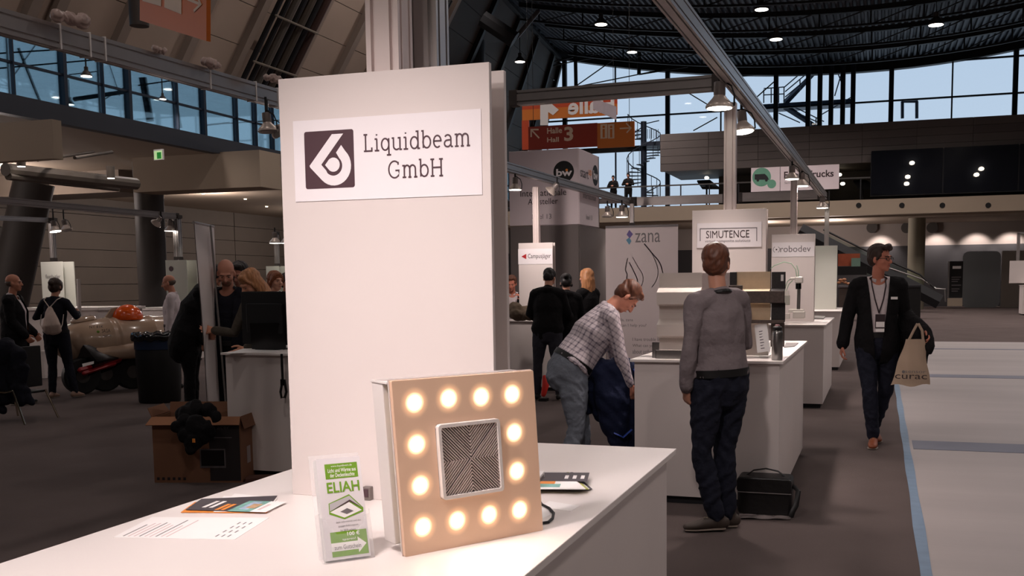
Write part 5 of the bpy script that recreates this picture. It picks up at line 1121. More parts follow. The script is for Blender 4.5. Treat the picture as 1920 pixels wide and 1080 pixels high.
# ================================================================== far left booths
def far_counter(xl, xr, yt, yb, d, label, dep=1.2):
    Yc = W((xl+xr)/2, yb, d=d)[1]; a, c = W(xl, yb, Y=Yc), W(xr, yb, Y=Yc); z = W(xl, yt, Y=Yc)[2]; t = thing('counter', label, 'counter', ((a[0]+c[0])/2, Yc, 0))
    obj('worktop', M().box(a[0]-.04, c[0]+.04, Yc-.03, Yc+dep, z-.05, z), white, t); obj('front_board', M().box(a[0], c[0], Yc, Yc+.02, .05, z-.05), whiteside, t); obj('side_board', M().box(c[0]-.02, c[0], Yc+.02, Yc+dep-.05, .05, z-.05), whiteside, t); obj('side_board', M().box(a[0], a[0]+.02, Yc+.02, Yc+dep-.05, .05, z-.05), whiteside, t); obj('plinth', M().box(a[0]+.05, c[0]-.05, Yc+.05, Yc+dep-.1, 0, .05), darkgrey, t)
far_counter(46, 190, 577, 695, 18.6, 'white counter behind the woman with the drawstring bag')
far_counter(262, 318, 577, 690, 20.6, 'white counter behind the beige craft at right')
t = thing('low_bench', 'low white box in front of the white counter at left', 'box', W(95, 700, d=18)); c = W(73, 697, d=17.6); e = W(112, 690, d=17.9); obj('body', M().box(c[0], e[0], c[1], c[1]+.6, 0, W(90, 660, d=17.7)[2]), whiteside, t); obj('lid', M().box(c[0]-.01, e[0]+.01, c[1]-.01, c[1]+.61, W(90, 660, d=17.7)[2], W(90, 657, d=17.7)[2]), white, t)
def far_board(xl, xr, yt, yb, d, label, txt=None):
    Yc = W(xl, yb, d=d)[1]; a, c = W(xl, yb, Y=Yc), W(xr, yb, Y=Yc); z = W(xl, yt, Y=Yc)[2]; t = thing('display_tower', label, 'display panel', ((a[0]+c[0])/2, Yc, a[2]))
    obj('front_board', M().box(a[0], c[0], Yc, Yc+.02, a[2], z), pb, t); obj('rear_board', M().box(a[0]+.08, c[0]+.08, Yc+.2, Yc+.22, a[2], z), pb, t); w_ = c[0]-a[0]
    if txt: text('lettering', txt, a[0]+w_*.2, c[0]-w_*.1, z-.32, z-.24, plane(Yc-.005), greyink, t)
    return t, Yc
far_board(81, 121, 491, 577, 19.3, 'pale green white board above the woman with the drawstring bag', 'fleetbutler'); tb, Yc = far_board(314, 353, 488, 577, 19.6, 'pale board with a round dark logo beside the leaning banner', None); disc('logo_disc', 321, 504, .05, Yc, plum, tb)
far_board(505, 529, 499, 672, 22, 'small pale board behind the ginger woman')
c = W(147, 600, d=18.2); t = thing('white_pole', 'upright narrow white board end standing left of the beige craft', 'board', (c[0], c[1], c[2])); fr = Matrix.Translation(Vector(c)); e = W(147, 523, d=18.2); obj('board', M().tube([(c[0], c[1], .03), e], [(.05, .02), (.045, .02)], n=4, cap='flat'), whiteside, t); obj('foot', M().box(-.08, .08, -.06, .06, 0, .03, Matrix.Translation((c[0], c[1], 0))), white, t)
# chair with jacket at left edge
c = W(25, 795, z=0); t = thing('chair', 'chrome legged chair at the left picture edge under a dark coat', 'chair', c); ch = mat('chrome', (190, 180, 160), .18, 1)
dC = float(c@HD)+.2; sz = W(20, 735, d=dC)[2]; X0, Y0 = c[0], c[1]
obj('seat', M().box(X0-.55, X0+.0, Y0+.05, Y0+.5, sz-.03, sz), black, t, bevel=.01); obj('backrest', M().box(X0-.02, X0+.01, Y0+.08, Y0+.46, sz+.05, W(20, 650, d=dC)[2]), black, t, bevel=.01)
for a, b in (((24, 733), (47, 797)), ((-10, 733), (-25, 800))): obj('leg', M().cyl(W(*a, d=dC-.2), W(*b, z=0), .012, n=8), ch, t, smooth=True)
for dx in (.0, -.5): obj('leg', M().cyl((X0+dx, Y0+.5, sz), (X0+dx+(.08 if dx == 0 else -.05), Y0+.6, 0), .012, n=8), ch, t, smooth=True)
obj('seat_rail', M().tube([W(-10, 735, d=dC-.2), W(10, 736, d=dC-.2), W(24, 733, d=dC-.2)], .012, n=8), ch, t, smooth=True)
# camera bag and clear plastic sheet beside the grey shirt man
t = thing('shoulder_bag', 'black shoulder bag standing on the floor against the white counter', 'bag', W(1430, 945, z=0)); c = W(1382, 950, Y=6.80); c[2] = 0; e = W(1484, 950, Y=6.80); wG = e[0]-c[0]; hG = .25; fr = frame(c, (1, 0, 0), (0, 1, 0)); lb = mat('black nylon', (16, 14, 15), .45, noise=(6, .15), bump=(30, .3))
obj('body', M().prism(rrect(0, wG, 0, hG, .04), -.18, 0, fr@Matrix.Rotation(PI/2, 4, 'X')), lb, t, bevel=.02, smooth=True)
obj('flap', M().prism(rrect(-.005, wG+.0, hG*.62, hG+.015, .03), -.19, .012, fr@Matrix.Rotation(PI/2, 4, 'X')), lb, t, bevel=.01)
obj('piping', M().box(.0, wG, -.016, -.012, hG*.64, hG*.66, fr), mat('grey piping', (130, 124, 124), .4), t)
obj('handle', M().tube([fr@Vector(p) for p in ((.05, .1, hG+.01), (.10, .1, hG+.045), (wG/2, .1, hG+.06), (wG-.1, .1, hG+.045), (wG-.05, .1, hG+.01))], [(.015, .005)]*5, n=8), lb, t, smooth=True)
obj('strap', M().tube([fr@Vector(p) for p in ((wG, .1, hG*.8), (wG+.04, .05, hG*.7), (wG+.03, .0, hG*.35), (wG+.01, -.02, .05), (wG+.0, -.03, .015))], [(.018, .005)]*5, n=8), lb, t, smooth=True)
q = W(1385, 974, z=0), W(1482, 976, z=0), W(1484, 958, z=0), W(1388, 956, z=0); m = M(); n = 12; V = []
for j in range(n+1):
    for i in range(n+1):
        s, v = i/n, j/n; p = q[0]*(1-s)*(1-v)+q[1]*s*(1-v)+q[2]*s*v+q[3]*(1-s)*v; V.append((p[0], p[1], .006+.010*abs(math.sin(s*7+v*5)*math.cos(v*6-s*3))))
m.add(V, [(j*(n+1)+i, j*(n+1)+i+1, (j+1)*(n+1)+i+1, (j+1)*(n+1)+i) for j in range(n) for i in range(n)]); foilm = mat('clear shiny plastic', (170, 158, 156), .12, spec=1., coat=1)
tag(obj('plastic_sheet', m, foilm, smooth='all'), 'clear shiny plastic bag lying flat in front of the black shoulder bag', 'plastic bag')
t = thing('red_bag', 'bright red bag strap on the floor between the dark jeans at the far booth', 'bag', W(1020, 750, z=0)); rd = mat('bright red fabric', (214, 48, 40), .6); rdK = W(1020, 752, z=0); dr = float(rdK@HD)
obj('body', M().tube([W(1021, 706, d=dr), W(1023, 722, d=dr), W(1019, 740, d=dr)], [(.03, .02), (.05, .04), (.035, .03)], n=10), rd, t, smooth=True); obj('base', M().box(rdK[0]-.06, rdK[0]+.05, rdK[1]-.05, rdK[1]+.05, 0, .04), black, t)
# ================================================================== people
def fuse(mb, vox, smooth=2):
    me = bpy.data.meshes.new('tmp'); me.from_pydata([tuple(v) for v in mb.v], [], mb.f)
    b = bmesh.new(); b.from_mesh(me); bmesh.ops.recalc_face_normals(b, faces=b.faces); b.to_mesh(me); b.free()
    o = bpy.data.objects.new('tmp', me); C.objects.link(o)
    r = o.modifiers.new('r', 'REMESH'); r.mode = 'VOXEL'; r.voxel_size = vox; r.adaptivity = 0
    s = o.modifiers.new('s', 'SMOOTH'); s.iterations = smooth; s.factor = .5
    m2 = bpy.data.meshes.new_from_object(o.evaluated_get(DG())); bpy.data.objects.remove(o); bpy.data.meshes.remove(me); m2.materials.clear(); return m2
def arr(me): a = np.empty(len(me.vertices)*3); me.vertices.foreach_get('co', a); return a.reshape(-1, 3)
def setarr(me, a): me.vertices.foreach_set('co', a.ravel()); me.update()
def nor(me): a = np.empty(len(me.vertices)*3); me.vertices.foreach_get('normal', a); return a.reshape(-1, 3)
def wrinkle(me, amp, freq, seed=0, stretch=(1, 1, 1)):
    rs = np.random.RandomState(seed); P = arr(me)*np.array(stretch); d = 0
    wp = np.sin(P[:, [1, 2, 0]]*freq*.45+seed)*.9
    for k in range(5):
        v = rs.normal(size=3)*freq*(.6+.35*k); ph = rs.rand()*6; d = d+np.sin((P+wp/freq*1.6)@v+ph)/(1+.5*k)
    d = 1-np.abs(d/2.2); setarr(me, arr(me)+nor(me)*(amp*(d-.5))[:, None])
def cut(me, test):       # keep faces whose centre passes the test
    b = bmesh.new(); b.from_mesh(me); bmesh.ops.delete(b, geom=[f for f in b.faces if not test(f.calc_center_median(), f.normal)], context='FACES'); b.to_mesh(me); b.free(); return me
def split(me, planes):      # cut clean edges along planes (point, normal)
    b = bmesh.new(); b.from_mesh(me)
    for p, n_ in planes: bmesh.ops.bisect_plane(b, geom=b.verts[:]+b.edges[:]+b.faces[:], plane_co=p, plane_no=n_, dist=1e-5)
    b.to_mesh(me); b.free(); return me
def rotv(v, ax, deg): return Matrix.Rotation(math.radians(deg), 3, ax)@Vector(v)
skinm = {}
def skin(tone): return mat('skin %d %d %d' % tone, tone, .5, noise=(9, .05), spec=.4)
def person(label, loc, face, h=1.78, lean=0, side=0, twist=0, head=(0, 0, 0), armR=None, armL=None, legR=None, legL=None, top='shirt', topm=None, botm=None, shoem=None, hairm=None, hair='short',
           tone=(196, 140, 116), vox=.011, girth=1., undershirt=None, wr=.006, group=None, hands=True, footR=8, footL=-8, curl=28, glasses=False, beard=None, coatlen=.0, female=False, zfix=None, handR=None, handL=None, detail=True, name='person', checkrot=None, neckout=0):
    k = h/1.78; rz = math.radians(face); t = thing(name, label, 'person', (loc[0], loc[1], 0), rz, group)
    V = Vector; MW = inv(t).inverted()
    def po(nm, mb, *a, **kw):
        if isinstance(mb, M): mb.v = [MW@p for p in mb.v]
        return obj(nm, mb, *a, **kw)
    armR = armR or ((.12, .02, -1), (.06, .18, -1)); armL = armL or ((-.12, .02, -1), (-.06, .18, -1))
    legR = legR or ((.03, .02, -1), (.01, -.03, -1)); legL = legL or ((-.03, .02, -1), (-.01, -.03, -1))
    hipz = .93*k; TR = Matrix.Rotation(math.radians(twist), 3, 'Z')@Matrix.Rotation(math.radians(side), 3, 'Y')@Matrix.Rotation(math.radians(-lean), 3, 'X')
    hip = V((0, 0, 0)); th, sh = .43*k, .41*k
    J = {}
    for s, lg in ((1, legR), (-1, legL)):
        hj = hip+V((.095*k*s, 0, -.02*k)); kn = hj+V(lg[0]).normalized()*th; an = kn+V(lg[1]).normalized()*sh; J[s] = [hj, kn, an]
    low = min(J[1][2].z, J[-1][2].z); dz = .085*k-low if zfix is None else zfix; sft = V((0, 0, dz)); hip = hip+sft
    for s in J: J[s] = [p+sft for p in J[s]]
    def tp(x, y, z): return hip+TR@V((x*k, y*k, z*k))
    fw = .90 if female else 1.
    shl = {s: tp(.178*s*fw, 0, .485) for s in (1, -1)}
    A = {}
    for s, am in ((1, armR), (-1, armL)):
        el = shl[s]+V(am[0]).normalized()*.285*k; wrp = el+V(am[1]).normalized()*.255*k; A[s] = [shl[s], el, wrp]
    nb = tp(0, -.01, .53); HR = TR@Matrix.Rotation(math.radians(head[1]), 3, 'Z')@Matrix.Rotation(math.radians(head[2]), 3, 'Y')@Matrix.Rotation(math.radians(-head[0]), 3, 'X')
    if lean > 25: HR = TR@Matrix.Rotation(math.radians(head[1]), 3, 'Z')@Matrix.Rotation(math.radians(-head[0]), 3, 'X')
    hc = nb+(TR@V((0, .02+neckout, .10))+HR@V((0, .02, .085)))*k
    def hp(x, y, z): return hc+HR@V((x*k, y*k, z*k))
    ux = TR@V((1, 0, 0)); g = girth; X = ux
    # ---- one continuous body
    B = M()
    def torso(m, o, bottom=-.05, belly=0, hipw=1.):
        m.tube([tp(0, 0, bottom), tp(0, 0, .02), tp(0, .005, .12), tp(0, .01, .22), tp(0, .008, .32), tp(0, 0, .42), tp(0, -.005, .49)],
               [((.150*g*hipw+o)*k, (.105*g+o)*k), ((.165*g*hipw+o)*k, (.115*g+o)*k), ((.150*g*(.9 if female else 1)+o)*k, (.112*g+o+belly)*k), ((.143*g*(.88 if female else 1)+o)*k, (.108*g+o+belly)*k), ((.158*fw*g+o)*k, (.115*g+o)*k), ((.165*fw+o)*k, (.105+o)*k), ((.125*fw+o)*k, (.075+o)*k)], n=28, ref=X)
        for s in (1, -1): m.tube([tp(.05*s, -.01, .50), tp(.13*s*fw, -.005, .488), shl[s]-TR@V((0, 0, .012))*k], [(.055+o)*k, (.055+o)*k, (.052+o)*k], n=14)
    def arm(m, s, o, upto=1.0, cuff=.0):
        a, e, w_ = A[s]; q = e+(w_-e)*upto
        m.tube([a, a+(e-a)*.5, e, e+(q-e)*.45, q], [(.052+o)*k, (.045+o)*k, (.037+o)*k, (.036+o)*k, (.026+o+cuff)*k], n=14)
    def leg(m, s, o, hem=0.02, fl=0):
        a, kn, an = J[s]; q = kn+(an-kn)*(1-hem)
        m.tube([a+V((0, 0, .02)), a+(kn-a)*.45, kn, kn+(an-kn)*.35, q], [(.085*g+o)*k, (.074*g+o)*k, (.052+o)*k, (.052+o+fl*.4)*k, (.036+o+fl)*k], n=18)
    torso(B, -.012)
    for s in (1, -1): arm(B, s, -.004); leg(B, s, -.012)
    B.tube([tp(0, -.015, .47), nb+(TR@V((0, .005, .02)))*k, hp(0, -.015, -.07)], [.062*k, .053*k, .052*k], n=18)
    # head
    B.ball(hp(0, -.018, .035), (.073*k, .092*k, .082*k), 22, rot=HR); B.ball(hp(0, .020, -.025), (.062*k, .068*k, .080*k), 22, rot=HR); B.ball(hp(0, .045, -.080), (.040*k, .038*k, .030*k), 16, rot=HR); B.ball(hp(0, .066, -.094), (.022*k, .018*k, .017*k), 12, rot=HR)
    B.tube([hp(0, .082, .012), hp(0, .096, -.012), hp(0, .104, -.030)], [.008*k, .010*k, .014*k], n=10); B.ball(hp(0, .094, -.034), (.018*k, .010*k, .009*k), 10, rot=HR)
    B.ball(hp(0, .074, .022), (.050*k, .016*k, .010*k), 14, rot=HR); B.ball(hp(0, .082, -.066), (.024*k, .010*k, .010*k), 10, rot=HR)
    for s in (1, -1): B.ball(hp(.074*s, -.008, -.015), (.010*k, .018*k, .030*k), 12, rot=HR); B.ball(hp(.040*s, .055, -.030), (.024*k, .022*k, .024*k), 10, rot=HR)
    # hands
    if hands:
        for s, hd_ in ((1, handR), (-1, handL)):
            e, w_ = A[s][1], A[s][2]; d = (w_-e).normalized() if hd_ is None else V(hd_[0]).normalized(); n_ = (V((-s, 0, 0)) if hd_ is None else V(hd_[1])); n_ = (n_-d*n_.dot(d)).normalized()
            sd = d.cross(n_)*(1 if s == 1 else -1)
            if sd.y < 0 and hd_ is None: sd = -sd
            B.tube([w_-d*.01*k, w_+d*.03*k, w_+d*.078*k], [(.026*k, .020*k), (.036*k, .016*k), (.040*k, .013*k)], n=14, ref=sd)
            for off, ln, extra in ((-.033, .058, 6), (-.011, .074, 3), (.011, .080, 0), (.033, .072, -3)):
                p = w_+d*.078*k+sd*off*k; P_ = [p]; a = 6+extra*.5; 
                for q, f_ in enumerate((.42, .33, .25)):
                    a += curl*(.9 if q else .6); dd = d*math.cos(math.radians(a))+n_*math.sin(math.radians(a)); p = p+dd*ln*f_*k; P_.append(p)
                B.tube(P_, [.0088*k, .0086*k, .0078*k, .0068*k], n=8)
            p = w_+d*.022*k+sd*.026*k; q1 = p+(d*.6+sd*.75+n_*.25).normalized()*.036*k; q2 = q1+(d*.85+sd*.25+n_*.45).normalized()*.030*k; q3 = q2+(d*.9+n_*.5).normalized()*.022*k
            B.tube([p, q1, q2, q3], [.014*k, .0115*k, .010*k, .0085*k], n=8)
    bm_ = fuse(B, vox*.75 if detail else vox, 2); bo = po('body', bm_, skin(tone), t, smooth='all')
    # face details
    if detail:
        for s in (1, -1):
            po('eye', M().ball(hp(.030*s, .0745, -.004), (.0115*k, .0095*k, .0048*k), 10, rot=HR), mat('eye white', (150, 128, 118), .35), bo, smooth='all'); po('iris', M().ball(hp(.030*s, .083, -.004), (.0048*k, .003*k, .0042*k), 8, rot=HR), black, bo)
            po('eyebrow', M().tube([hp(.014*s, .090, .016), hp(.030*s, .088, .021), hp(.046*s, .078, .016)], .0038*k, n=6), hairm or mat('dark brow', (60, 42, 34), .8), bo)
        po('mouth', M().tube([hp(-.020, .084, -.064), hp(0, .0925, -.062), hp(.020, .084, -.064)], [.002*k, .0042*k, .002*k], n=8), mat('lips', (150, 84, 76), .5), bo, smooth='all')
    # hair
    if hairm is not None and hair not in ('bald', 'rim'):
        Hm = M()
        if hair in ('short', 'fringe', 'male'):
            Hm.ball(hp(0, -.030, .050), (.083*k, .095*k, .082*k), 22, rot=HR); Hm.ball(hp(0, -.055, .0), (.075*k, .062*k, .075*k), 18, rot=HR); Hm.ball(hp(0, .035, .096), (.056*k, .046*k, .024*k), 14, rot=HR)
            if hair == 'fringe': Hm.tube([hp(-.05, .055, .085), hp(.0, .072, .105), hp(.045, .07, .10)], [.022*k, .026*k, .018*k], n=10)
            for s in (1, -1): Hm.tube([hp(.066*s, .030, .03), hp(.072*s, .012, -.008)], [.014*k, .008*k], n=8)
        else:
            Hm.ball(hp(0, -.025, .048), (.086*k, .102*k, .086*k), 22, rot=HR); Hm.ball(hp(0, -.055, -.01), (.080*k, .066*k, .085*k), 18, rot=HR); Hm.ball(hp(0, .04, .085), (.060*k, .040*k, .03*k), 14, rot=HR)
            for s in (1, -1): Hm.tube([hp(.05*s, .05, .065), hp(.076*s, .03, .01), hp(.078*s, .0, -.04)], [.02*k, .016*k, .02*k], n=10)
        if hair == 'long':
            for i in range(13):
                a = (i-6)/6*1.9; x, y = .085*math.sin(a), -.03-.075*math.cos(a); L = .27+.03*math.sin(i*3)
                Hm.tube([hp(x*.8, y*.8, .04), hp(x, y, -.04), hp(x*1.1, y*1.05, -.14), hp(x*1.0, y*1.05, -L)], [.025*k, .027*k, .026*k, .010*k], n=8)
        if hair == 'bun': Hm.ball(hp(0, -.125, .045), .042*k, 14)
        if hair == 'tail': Hm.tube([hp(0, -.11, .02), hp(0, -.135, -.02), hp(0, -.12, -.12)], [.03*k, .028*k, .012*k], n=10)
        hm_ = fuse(Hm, vox*.75, 2); wrinkle(hm_, .010*k, 60 if hair in ('short', 'fringe', 'male') else 38, 5, (1, 1, .35)); po('hair', hm_, hairm, t, smooth='all')
    if beard is not None:
        Bm = M(); Bm.ball(hp(0, .052, -.078), (.046*k, .040*k, .033*k), 16, rot=HR); Bm.tube([hp(-.03, .078, -.055), hp(0, .096, -.048), hp(.03, .078, -.055)], .007*k, n=8)
        b2 = fuse(Bm, vox*.7, 1); po('beard', b2, beard, t, smooth='all')
    if hair == 'rim':
        Hm = M(); Hm.ball(hp(0, -.030, .0), (.0765*k, .086*k, .055*k), 20, rot=HR); hm_ = fuse(Hm, vox*.7, 1); split(hm_, [(hp(0, 0, .018), HR@V((0, 0, 1))), (hp(0, .012, 0), HR@V((0, 1, 0)))]); HI = HR.inverted(); cut(hm_, lambda c_, n_: (HI@(c_-hc)).z < .018*k and (HI@(c_-hc)).y < .012*k); po('hair', hm_, hairm, t, smooth='all')
    if glasses:
        G_ = M()
        for s in (1, -1):
            c_ = [hp(.031*s+.022*math.cos(a), .098-.006*abs(math.cos(a)), -.004+.016*math.sin(a)) for a in [i*PI/8 for i in range(17)]]
            G_.tube(c_, .0024*k, n=5); G_.tube([hp(.053*s, .094, .0), hp(.074*s, .04, .0), hp(.076*s, -.01, -.002)], .0024*k, n=5)
        G_.tube([hp(-.009, .100, .0), hp(.009, .100, .0)], .0022*k, n=5); po('glasses', G_, black, t)
    # ---- clothes
    if True:                                   # trousers and shoes
        Tm = M(); Tm.tube([tp(0, 0, -.06), tp(0, 0, .03), tp(0, .003, .055)], [((.155*g+.010)*k, (.112*g+.008)*k), ((.168*g+.010)*k, (.118*g+.008)*k), ((.152*g+.012)*k, (.114*g+.010)*k)], n=26, ref=X)
        for s in (1, -1): leg(Tm, s, .010, fl=.006)
        tm_ = fuse(Tm, vox, 3); wrinkle(tm_, wr*1.2, 17, 3, (1, 1, 1.6)); po('trousers', tm_, botm, t, smooth='all')
        Bt = M(); Bt.tube([tp(0, 0, .028), tp(0, 0, .074)], [((.166*g+.016)*k, (.118*g+.016)*k)]*2, n=28, ref=X, cap='flat'); po('belt', Bt, black, t, smooth=True)
        for s, fo in ((1, footR), (-1, footL)):
            an = J[s][2]; fd = rotv((0, 1, 0), 'Z', -fo); up_ = 0; zb_ = an.z-.085*k; S_ = M(); ft = lambda x, z: V((an.x, an.y, 0))+fd*(x*k)+V((0, 0, z*k+zb_)); sr = V((0, 0, 1)).cross(fd)
            pitch_ = min(max(zb_/(.26*k), 0), .8); 
            def ft(x, z, _p=pitch_): return V((an.x, an.y, 0))+fd*(x*k)+V((0, 0, (z-_p*(x-.0)*.9)*k+zb_))
            S_.tube([ft(-.055, .045), ft(0, .05), ft(.07, .042), ft(.13, .032), ft(.185, .026)], [(.032*k, .04*k), (.036*k, .045*k), (.040*k, .038*k), (.044*k, .028*k), (.034*k, .02*k)], n=16, ref=sr); S_.tube([ft(-.005, .05), ft(-.01, .10)], [.04*k, .042*k], n=14)
            sm = fuse(S_, vox, 2); P_ = arr(sm); 
            if zb_ < .02: P_[:, 2] = np.maximum(P_[:, 2], .004); setarr(sm, P_)
            so = po('shoe', sm, shoem or black, t, smooth='all')
            if detail:
                q = M(); q.tube([ft(-.055, .008), ft(0, .008), ft(.07, .008), ft(.13, .008), ft(.19, .008)], [(.036*k, .008*k), (.037*k, .008*k), (.042*k, .008*k), (.047*k, .008*k), (.034*k, .008*k)], n=12, ref=sr); po('sole', q, mat('shoe sole', (120, 108, 98), .6), so, smooth=True)
                po('laces', M().tube([ft(.055, .082)+sr*.02, ft(.07, .078)-sr*.02, ft(.08, .072)+sr*.02, ft(.095, .068)-sr*.02], .003, n=5), mat('shoe lace', (150, 136, 118), .7), so)
    o_ = {'shirt': .014, 'jacket': .024, 'hoodie': .026, 'coat': .034}[top]; sl = .93 if top == 'shirt' else .97
    Sm = M(); torso(Sm, o_, bottom={'shirt': .065, 'jacket': -.10, 'hoodie': -.03, 'coat': -.18}[top]-coatlen, hipw=1.05)
    for s in (1, -1): arm(Sm, s, o_*.75, sl, .004 if top == 'shirt' else .010)
    if top == 'hoodie': Sm.tube([tp(-.07, -.06, .53), tp(0, -.095, .53), tp(.07, -.06, .53)], [.035*k, .045*k, .035*k], n=12)
    if top != 'shirt': Sm.tube([tp(0, -.02, .50), tp(0, -.015, .545)], [.078*k, .066*k], n=20)
    sm_ = fuse(Sm, vox, 3); wrinkle(sm_, wr, 15 if top != 'shirt' else 19, 7, (1, 1, 1.3)); 
    TI = TR.inverted()
    if undershirt is not None:
        um = bpy.data.meshes.new('u'); U = M(); torso(U, .009, bottom=.02); U.tube([tp(0, -.012, .50), tp(0, -.010, .545)], [.070*k, .062*k], n=20); um = fuse(U, vox, 3); TU = TR.inverted(); split(um, [(tp(0, 0, .585), TR@V((0, 1.2, 1)))]); cut(um, lambda c_, n_: not ((TU@(c_-hip)).z/k > .585-1.2*max(0, (TU@(c_-hip)).y/k))); wrinkle(um, .004, 18, 2)
        po('shirt', um, undershirt, t, smooth='all')
        def keep(c_, n_):
            l = TI@(c_-hip)/k; 
            if l.z > .56: return False
            return not (l.y > .0 and abs(l.x) < .025+.105*(l.z+.12))
        q1 = lambda x, z: tp(x, 0, z)
        n1, n2 = TR@V((1, 0, -.105)), TR@V((-1, 0, -.105)); split(sm_, [(q1(.025, -.12), n1), (q1(-.025, -.12), n2), (q1(0, .56), TR@V((0, 0, 1)))]); cut(sm_, keep)
    else:
        def keep2(c_, n_): l = TI@(c_-hip)/k; return l.z < .585-.75*l.y
        if top != 'hoodie': split(sm_, [(tp(0, 0, .585), TR@V((0, .75, 1)))]); cut(sm_, keep2)
    so = po({'shirt': 'shirt', 'jacket': 'jacket', 'hoodie': 'hooded_jacket', 'coat': 'coat'}[top], sm_, topm, t, smooth='all'); q = so.modifiers.new('thickness', 'SOLIDIFY'); q.thickness = .005; q.offset = -1
    if (top == 'shirt' or undershirt is not None) and not (undershirt is not None and undershirt.name.startswith('dark navy')):
        K_ = M(); cc = [tp(.064*math.sin(a), -.010+.064*math.cos(a), .518+.022*(1-math.cos(a))) for a in [.35+i*(2*PI-.7)/14 for i in range(15)]]
        K_.tube(cc, [(.017*k, .004*k)]*15, n=8, ref=TR@V((0, 0, 1))); po('collar', K_, undershirt or topm, t, smooth=True)
    t['_h'] = 1; del t['_h']
    return t, dict(hp=hp, tp=tp, A=A, J=J, k=k, M=inv(t).inverted(), HR=HR, TR=TR)
def wpt(info, p): return info['M']@Vector(p)
def deco(t, info, name, mb, m, **kw):
    mb.v = [info['M']@p for p in mb.v]; return obj(name, mb, m, t, **kw)
cl = lambda n, c, **k: mat(n, c, k.pop('rough', .85), noise=k.pop('noise', (6, .08)), bump=(13, .55, .035), spec=.2, **k)
jeans = cl('dark navy jeans', (30, 32, 44)); jeansg = cl('grey blue faded jeans', (118, 124, 134), noise=(4, .16)); blackc = cl('black cloth', (20, 19, 21)); navyc = cl('dark navy cloth', (26, 27, 36)); greyshirt = cl('grey cotton shirt', (122, 112, 114), noise=(3, .05)); whites = cl('white cotton shirt', (214, 202, 204), noise=(3, .03))
brh = mat('dark brown hair', (52, 34, 26), .55, noise=(60, .3), stretch=(1, 1, .2)); brh2 = mat('red brown hair', (96, 56, 38), .5, noise=(60, .3), stretch=(1, 1, .2)); blh = mat('blonde hair', (176, 122, 82), .45, noise=(60, .3), stretch=(1, 1, .15)); dkh = mat('near black hair', (26, 20, 20), .5, noise=(60, .3), stretch=(1, 1, .2)); gry = mat('grey hair', (96, 84, 76), .6, noise=(60, .3))
# checked shirt
chk = bpy.data.materials.new('checked shirt'); chk.use_nodes = True; n = chk.node_tree; b = n.nodes['Principled BSDF']; b.inputs['Roughness'].default_value = .85; b.inputs['Specular IOR Level'].default_value = .2
tcc = n.nodes.new('ShaderNodeTexCoord'); mp = n.nodes.new('ShaderNodeMapping'); n.links.new(tcc.outputs['Object'], mp.inputs[0]); mp.inputs['Rotation'].default_value = (math.radians(36), 0, 0); sp_ = n.nodes.new('ShaderNodeSeparateXYZ'); n.links.new(mp.outputs[0], sp_.inputs[0]); prev = None
def mth(op, a, b_=None):
    q = n.nodes.new('ShaderNodeMath'); q.operation = op
    for i, v in enumerate((a, b_)):
        if v is None: continue
        if isinstance(v, (int, float)): q.inputs[i].default_value = v
        else: n.links.new(v, q.inputs[i])
    return q.outputs[0]
masks = []
for ax_, per, wd_ in (('X', .036, .30), ('Y', .036, .26), ('Z', .036, .30)): masks.append(mth('LESS_THAN', mth('FRACT', mth('DIVIDE', mth('ADD', sp_.outputs[ax_], 5.0), per)), wd_))
sm1 = mth('MULTIPLY', mth('ADD', mth('ADD', masks[0], mth('MULTIPLY', masks[1], .6)), masks[2]), .40); cr2 = n.nodes.new('ShaderNodeMix'); cr2.data_type = 'RGBA'; cr2.inputs[6].default_value = (*lin((206, 194, 198)), 1); cr2.inputs[7].default_value = (*lin((96, 88, 102)), 1); n.links.new(sm1, cr2.inputs[0]); n.links.new(cr2.outputs[2], b.inputs['Base Color'])
def ground(px, py): return W(px, py, z=0)
def at(px, d): q = W(px, 530, d=d); return (q[0], q[1])
def facing(deg_from_cam, p): return deg_from_cam   # world angle: 0 looks along +Y
# 1. man in the grey shirt, seen from behind
p = at(1352, 6.35)
t1, i1 = person('person in a grey shirt and dark jeans seen from behind, hand in pocket', p, 48, 1.83, lean=1, side=-2, head=(4, -48, 0), top='shirt', topm=greyshirt, botm=jeans, shoem=mat('brown grey shoe', (66, 56, 50), .6), hairm=brh2, hair='short', girth=1.1,
    armL=((-.20, -.05, -1), (.10, .22, -1)), armR=((.16, .02, -1), (-.25, .95, -.15)), legL=((-.08, .05, -1), (.19, -.12, -1)), legR=((-.10, .06, -1), (.05, -.03, -1)), footR=-64, footL=-60, vox=.009, wr=.015, handL=((.3, .35, -1), (1, 0, 0)))
K_ = M(); K_.tube([i1['tp'](.075*math.sin(a), -.015+.072*math.cos(a), .535+.03*(-math.cos(a))*.6) for a in [.3+i*(2*PI-.6)/14 for i in range(15)]], [(.011, .003)]*15, n=6, ref=(0, 0, 1)); deco(t1, i1, 'lanyard', K_, black)
